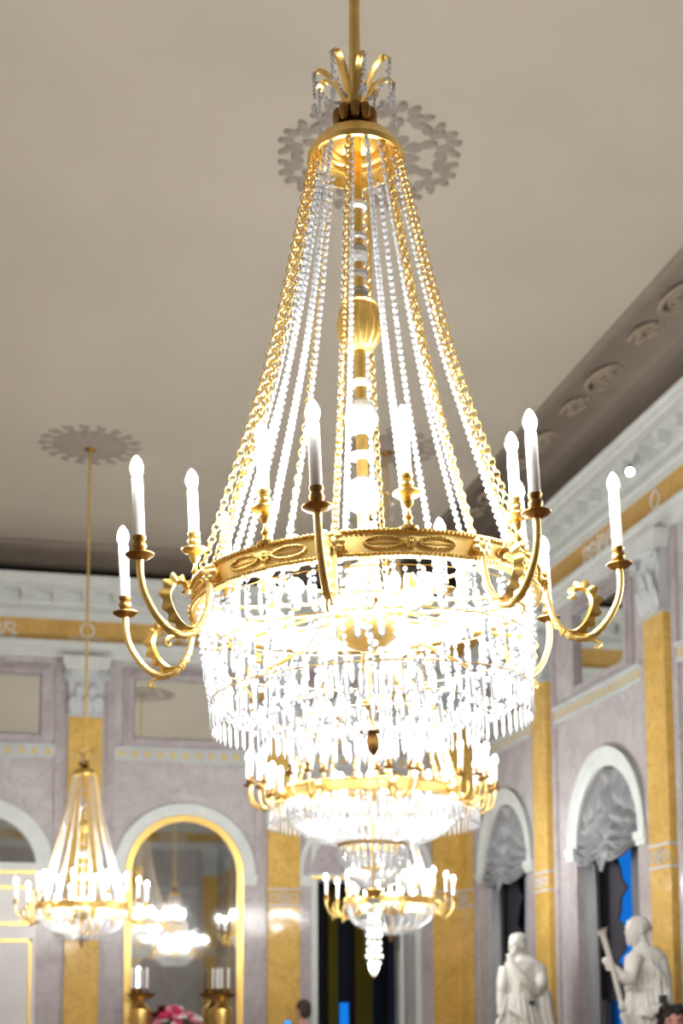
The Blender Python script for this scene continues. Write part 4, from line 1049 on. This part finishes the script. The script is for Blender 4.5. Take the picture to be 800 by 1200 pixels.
person('person', 'person with short dark hair in black clothes, seen from behind, holding up a phone', qm, qm.z, pi+.75, 'dark_cloth', 'denim', 'skin', short_hair, (((-.24, -.05, 1.12), (-.16, -.22, 1.30)), ((.24, 0, 1.12), (.20, -.14, .95))), .80)
ph = at_y(337, 1196.5, 12.55)
r = empty('phone', 'phone with glowing blue screen held up in a hand', 'phone', T((ph.x, ph.y, ph.z-.06)) @ FACE @ RX(.1))
MB().box(-.030, .030, -.004, .004, -.07, .07).obj('case', 'phone_body', r, smooth=False)
MB().box(-.027, .027, -.0055, -.0035, -.065, .065).obj('screen', 'phone_screen', r, smooth=False)
qw = at_x(790, 1171, 3.80)
r, Mh = person('person', 'smiling person with curly dark hair in a dark red top beside the pilaster', qw, qw.z-.040, -.25, 'red_cloth', 'dark_cloth', 'skin_warm', curly_hair, (((-.24, 0, 1.12), (-.20, -.14, .95)), ((.24, 0, 1.12), (.20, -.14, .95))), .82)
face_bits(r, Mh)

# ------------------------------------------------------------------ console with candelabra and flowers in front of the arched mirror
r = empty('console_table', 'gilt console table below the tall arched mirror', 'table', T((1.55, 13.28, 0)))
MB().box(-.62, .62, -.20, .20, .92, .96).obj('table_top', 'statue_marble', r, smooth=False)
MB().box(-.58, .58, -.17, .17, .84, .92).obj('apron', 'gilt_frame', r, smooth=False)
for sx in (-1, 1):
    for sy in (-1, 1): MB().lathe([(0, 0), (.03, 0), (.035, .03), (.018, .08), (.028, .5), (.03, .78), (.04, .84), (0, .84)], 12, T((sx*.54, sy*.14, 0))).obj('leg', 'gilt_frame', r)
def candelabrum(px, label):
    p = at_y(px, 1166, 13.26); zb = .96; hz = p.z-zb
    r = empty('candelabrum', label, 'candelabrum', T((p.x, p.y, zb)))
    MB().lathe([(0, 0), (.085, 0), (.09, .02), (.05, .045), (.03, .07), (.035, .10), (.075, .30), (.10, hz-.20), (.095, hz-.13), (.045, hz-.09), (.03, hz-.05), (.04, hz-.03), (0, hz-.03)], 20).obj('stem_vase', 'gold', r)
    MB().lathe([(0, hz-.045), (.05, hz-.04), (.11, hz-.02), (.135, hz+.012), (.14, hz+.018), (.13, hz+.018), (.09, hz), (0, hz-.01)], 24).obj('drip_bowl', 'bronze', r)
    for k in range(5):
        a = 2*pi*k/5+.3; c = (.085*cos(a), .085*sin(a)) if k else (0, 0)
        cd = MB().lathe([(0, 0), (.011, 0), (.011, .20), (0, .205)], 10, T((c[0], c[1], hz+.05))).obj('candle', 'candle_white', r)
        MB().lathe([(0, -.05), (.008, -.05), (.012, -.02), (.020, .0), (.020, .012), (0, .012)], 12, T((c[0], c[1], hz+.05))).obj('candle_cup', 'bronze', cd)
candelabrum(165, 'bronze bowl candelabrum on the console, at the white door end')
candelabrum(260, 'bronze bowl candelabrum on the console, at the open doorway end')
p = at_y(206, 1184, 13.22)
r = empty('flower_vase', 'bouquet of crimson and pale flowers in a vase on the console', 'flowers', T((p.x, p.y, .96)))
MB().lathe([(0, 0), (.05, 0), (.055, .02), (.035, .05), (.075, .14), (.085, .22), (.06, .28), (.075, .31), (0, .30)], 20).obj('vase', 'statue_marble', r)
rnd = random.Random(5); zt = p.z-.96
fm = {}
for nm in ('flower_red', 'flower_white', 'flower_pink'):
    mb = MB()
    for k in range(12): mb.ball(.026, .013, .022, RZ(k*2.4) @ RX(.25+.09*k) @ T((.018-.001*k, 0, .008)), 7, 5)
    mb.ball(.014, .014, .014, T((0, 0, .012)), 8, 5); fm[nm] = mb.mesh('blossom', nm)
lm = MB().ball(.045, .018, .004, T((.04, 0, 0)), 8, 4).mesh('leaf', 'leaf_green')
sm = MB()
for k in range(34):
    a = rnd.uniform(0, 2*pi); rr = rnd.uniform(.02, .20); z = zt-.02-rr*.45+rnd.uniform(-.03, .05)
    nm = 'flower_red' if (k % 3 != 1 and cos(a) < .4) else ('flower_white' if k % 2 else 'flower_pink')
    if k > 18: nm = rnd.choice(list(fm))
    x, y = rr*cos(a), rr*sin(a)*.6; q = rnd.uniform(1.0, 1.6)
    mobj('blossom', fm[nm], r, T((x, y, z)) @ RX(.4-rr) @ RY(x*2) @ SC(q, q, q)); sm.tube([(0, 0, .25), (x*.7, y*.7, z-.08), (x, y, z)], .003, 5)
sm.obj('stems', 'leaf_green', r)['kind'] = 'stuff'
for k in range(46):
    a = rnd.uniform(0, 2*pi); rr = rnd.uniform(.05, .16); mobj('leaf', lm, r, T((rr*cos(a), rr*sin(a)*.6, zt-.12-rr*.4+rnd.uniform(-.05, .1))) @ RZ(a) @ RY(rnd.uniform(-.9, .2)))
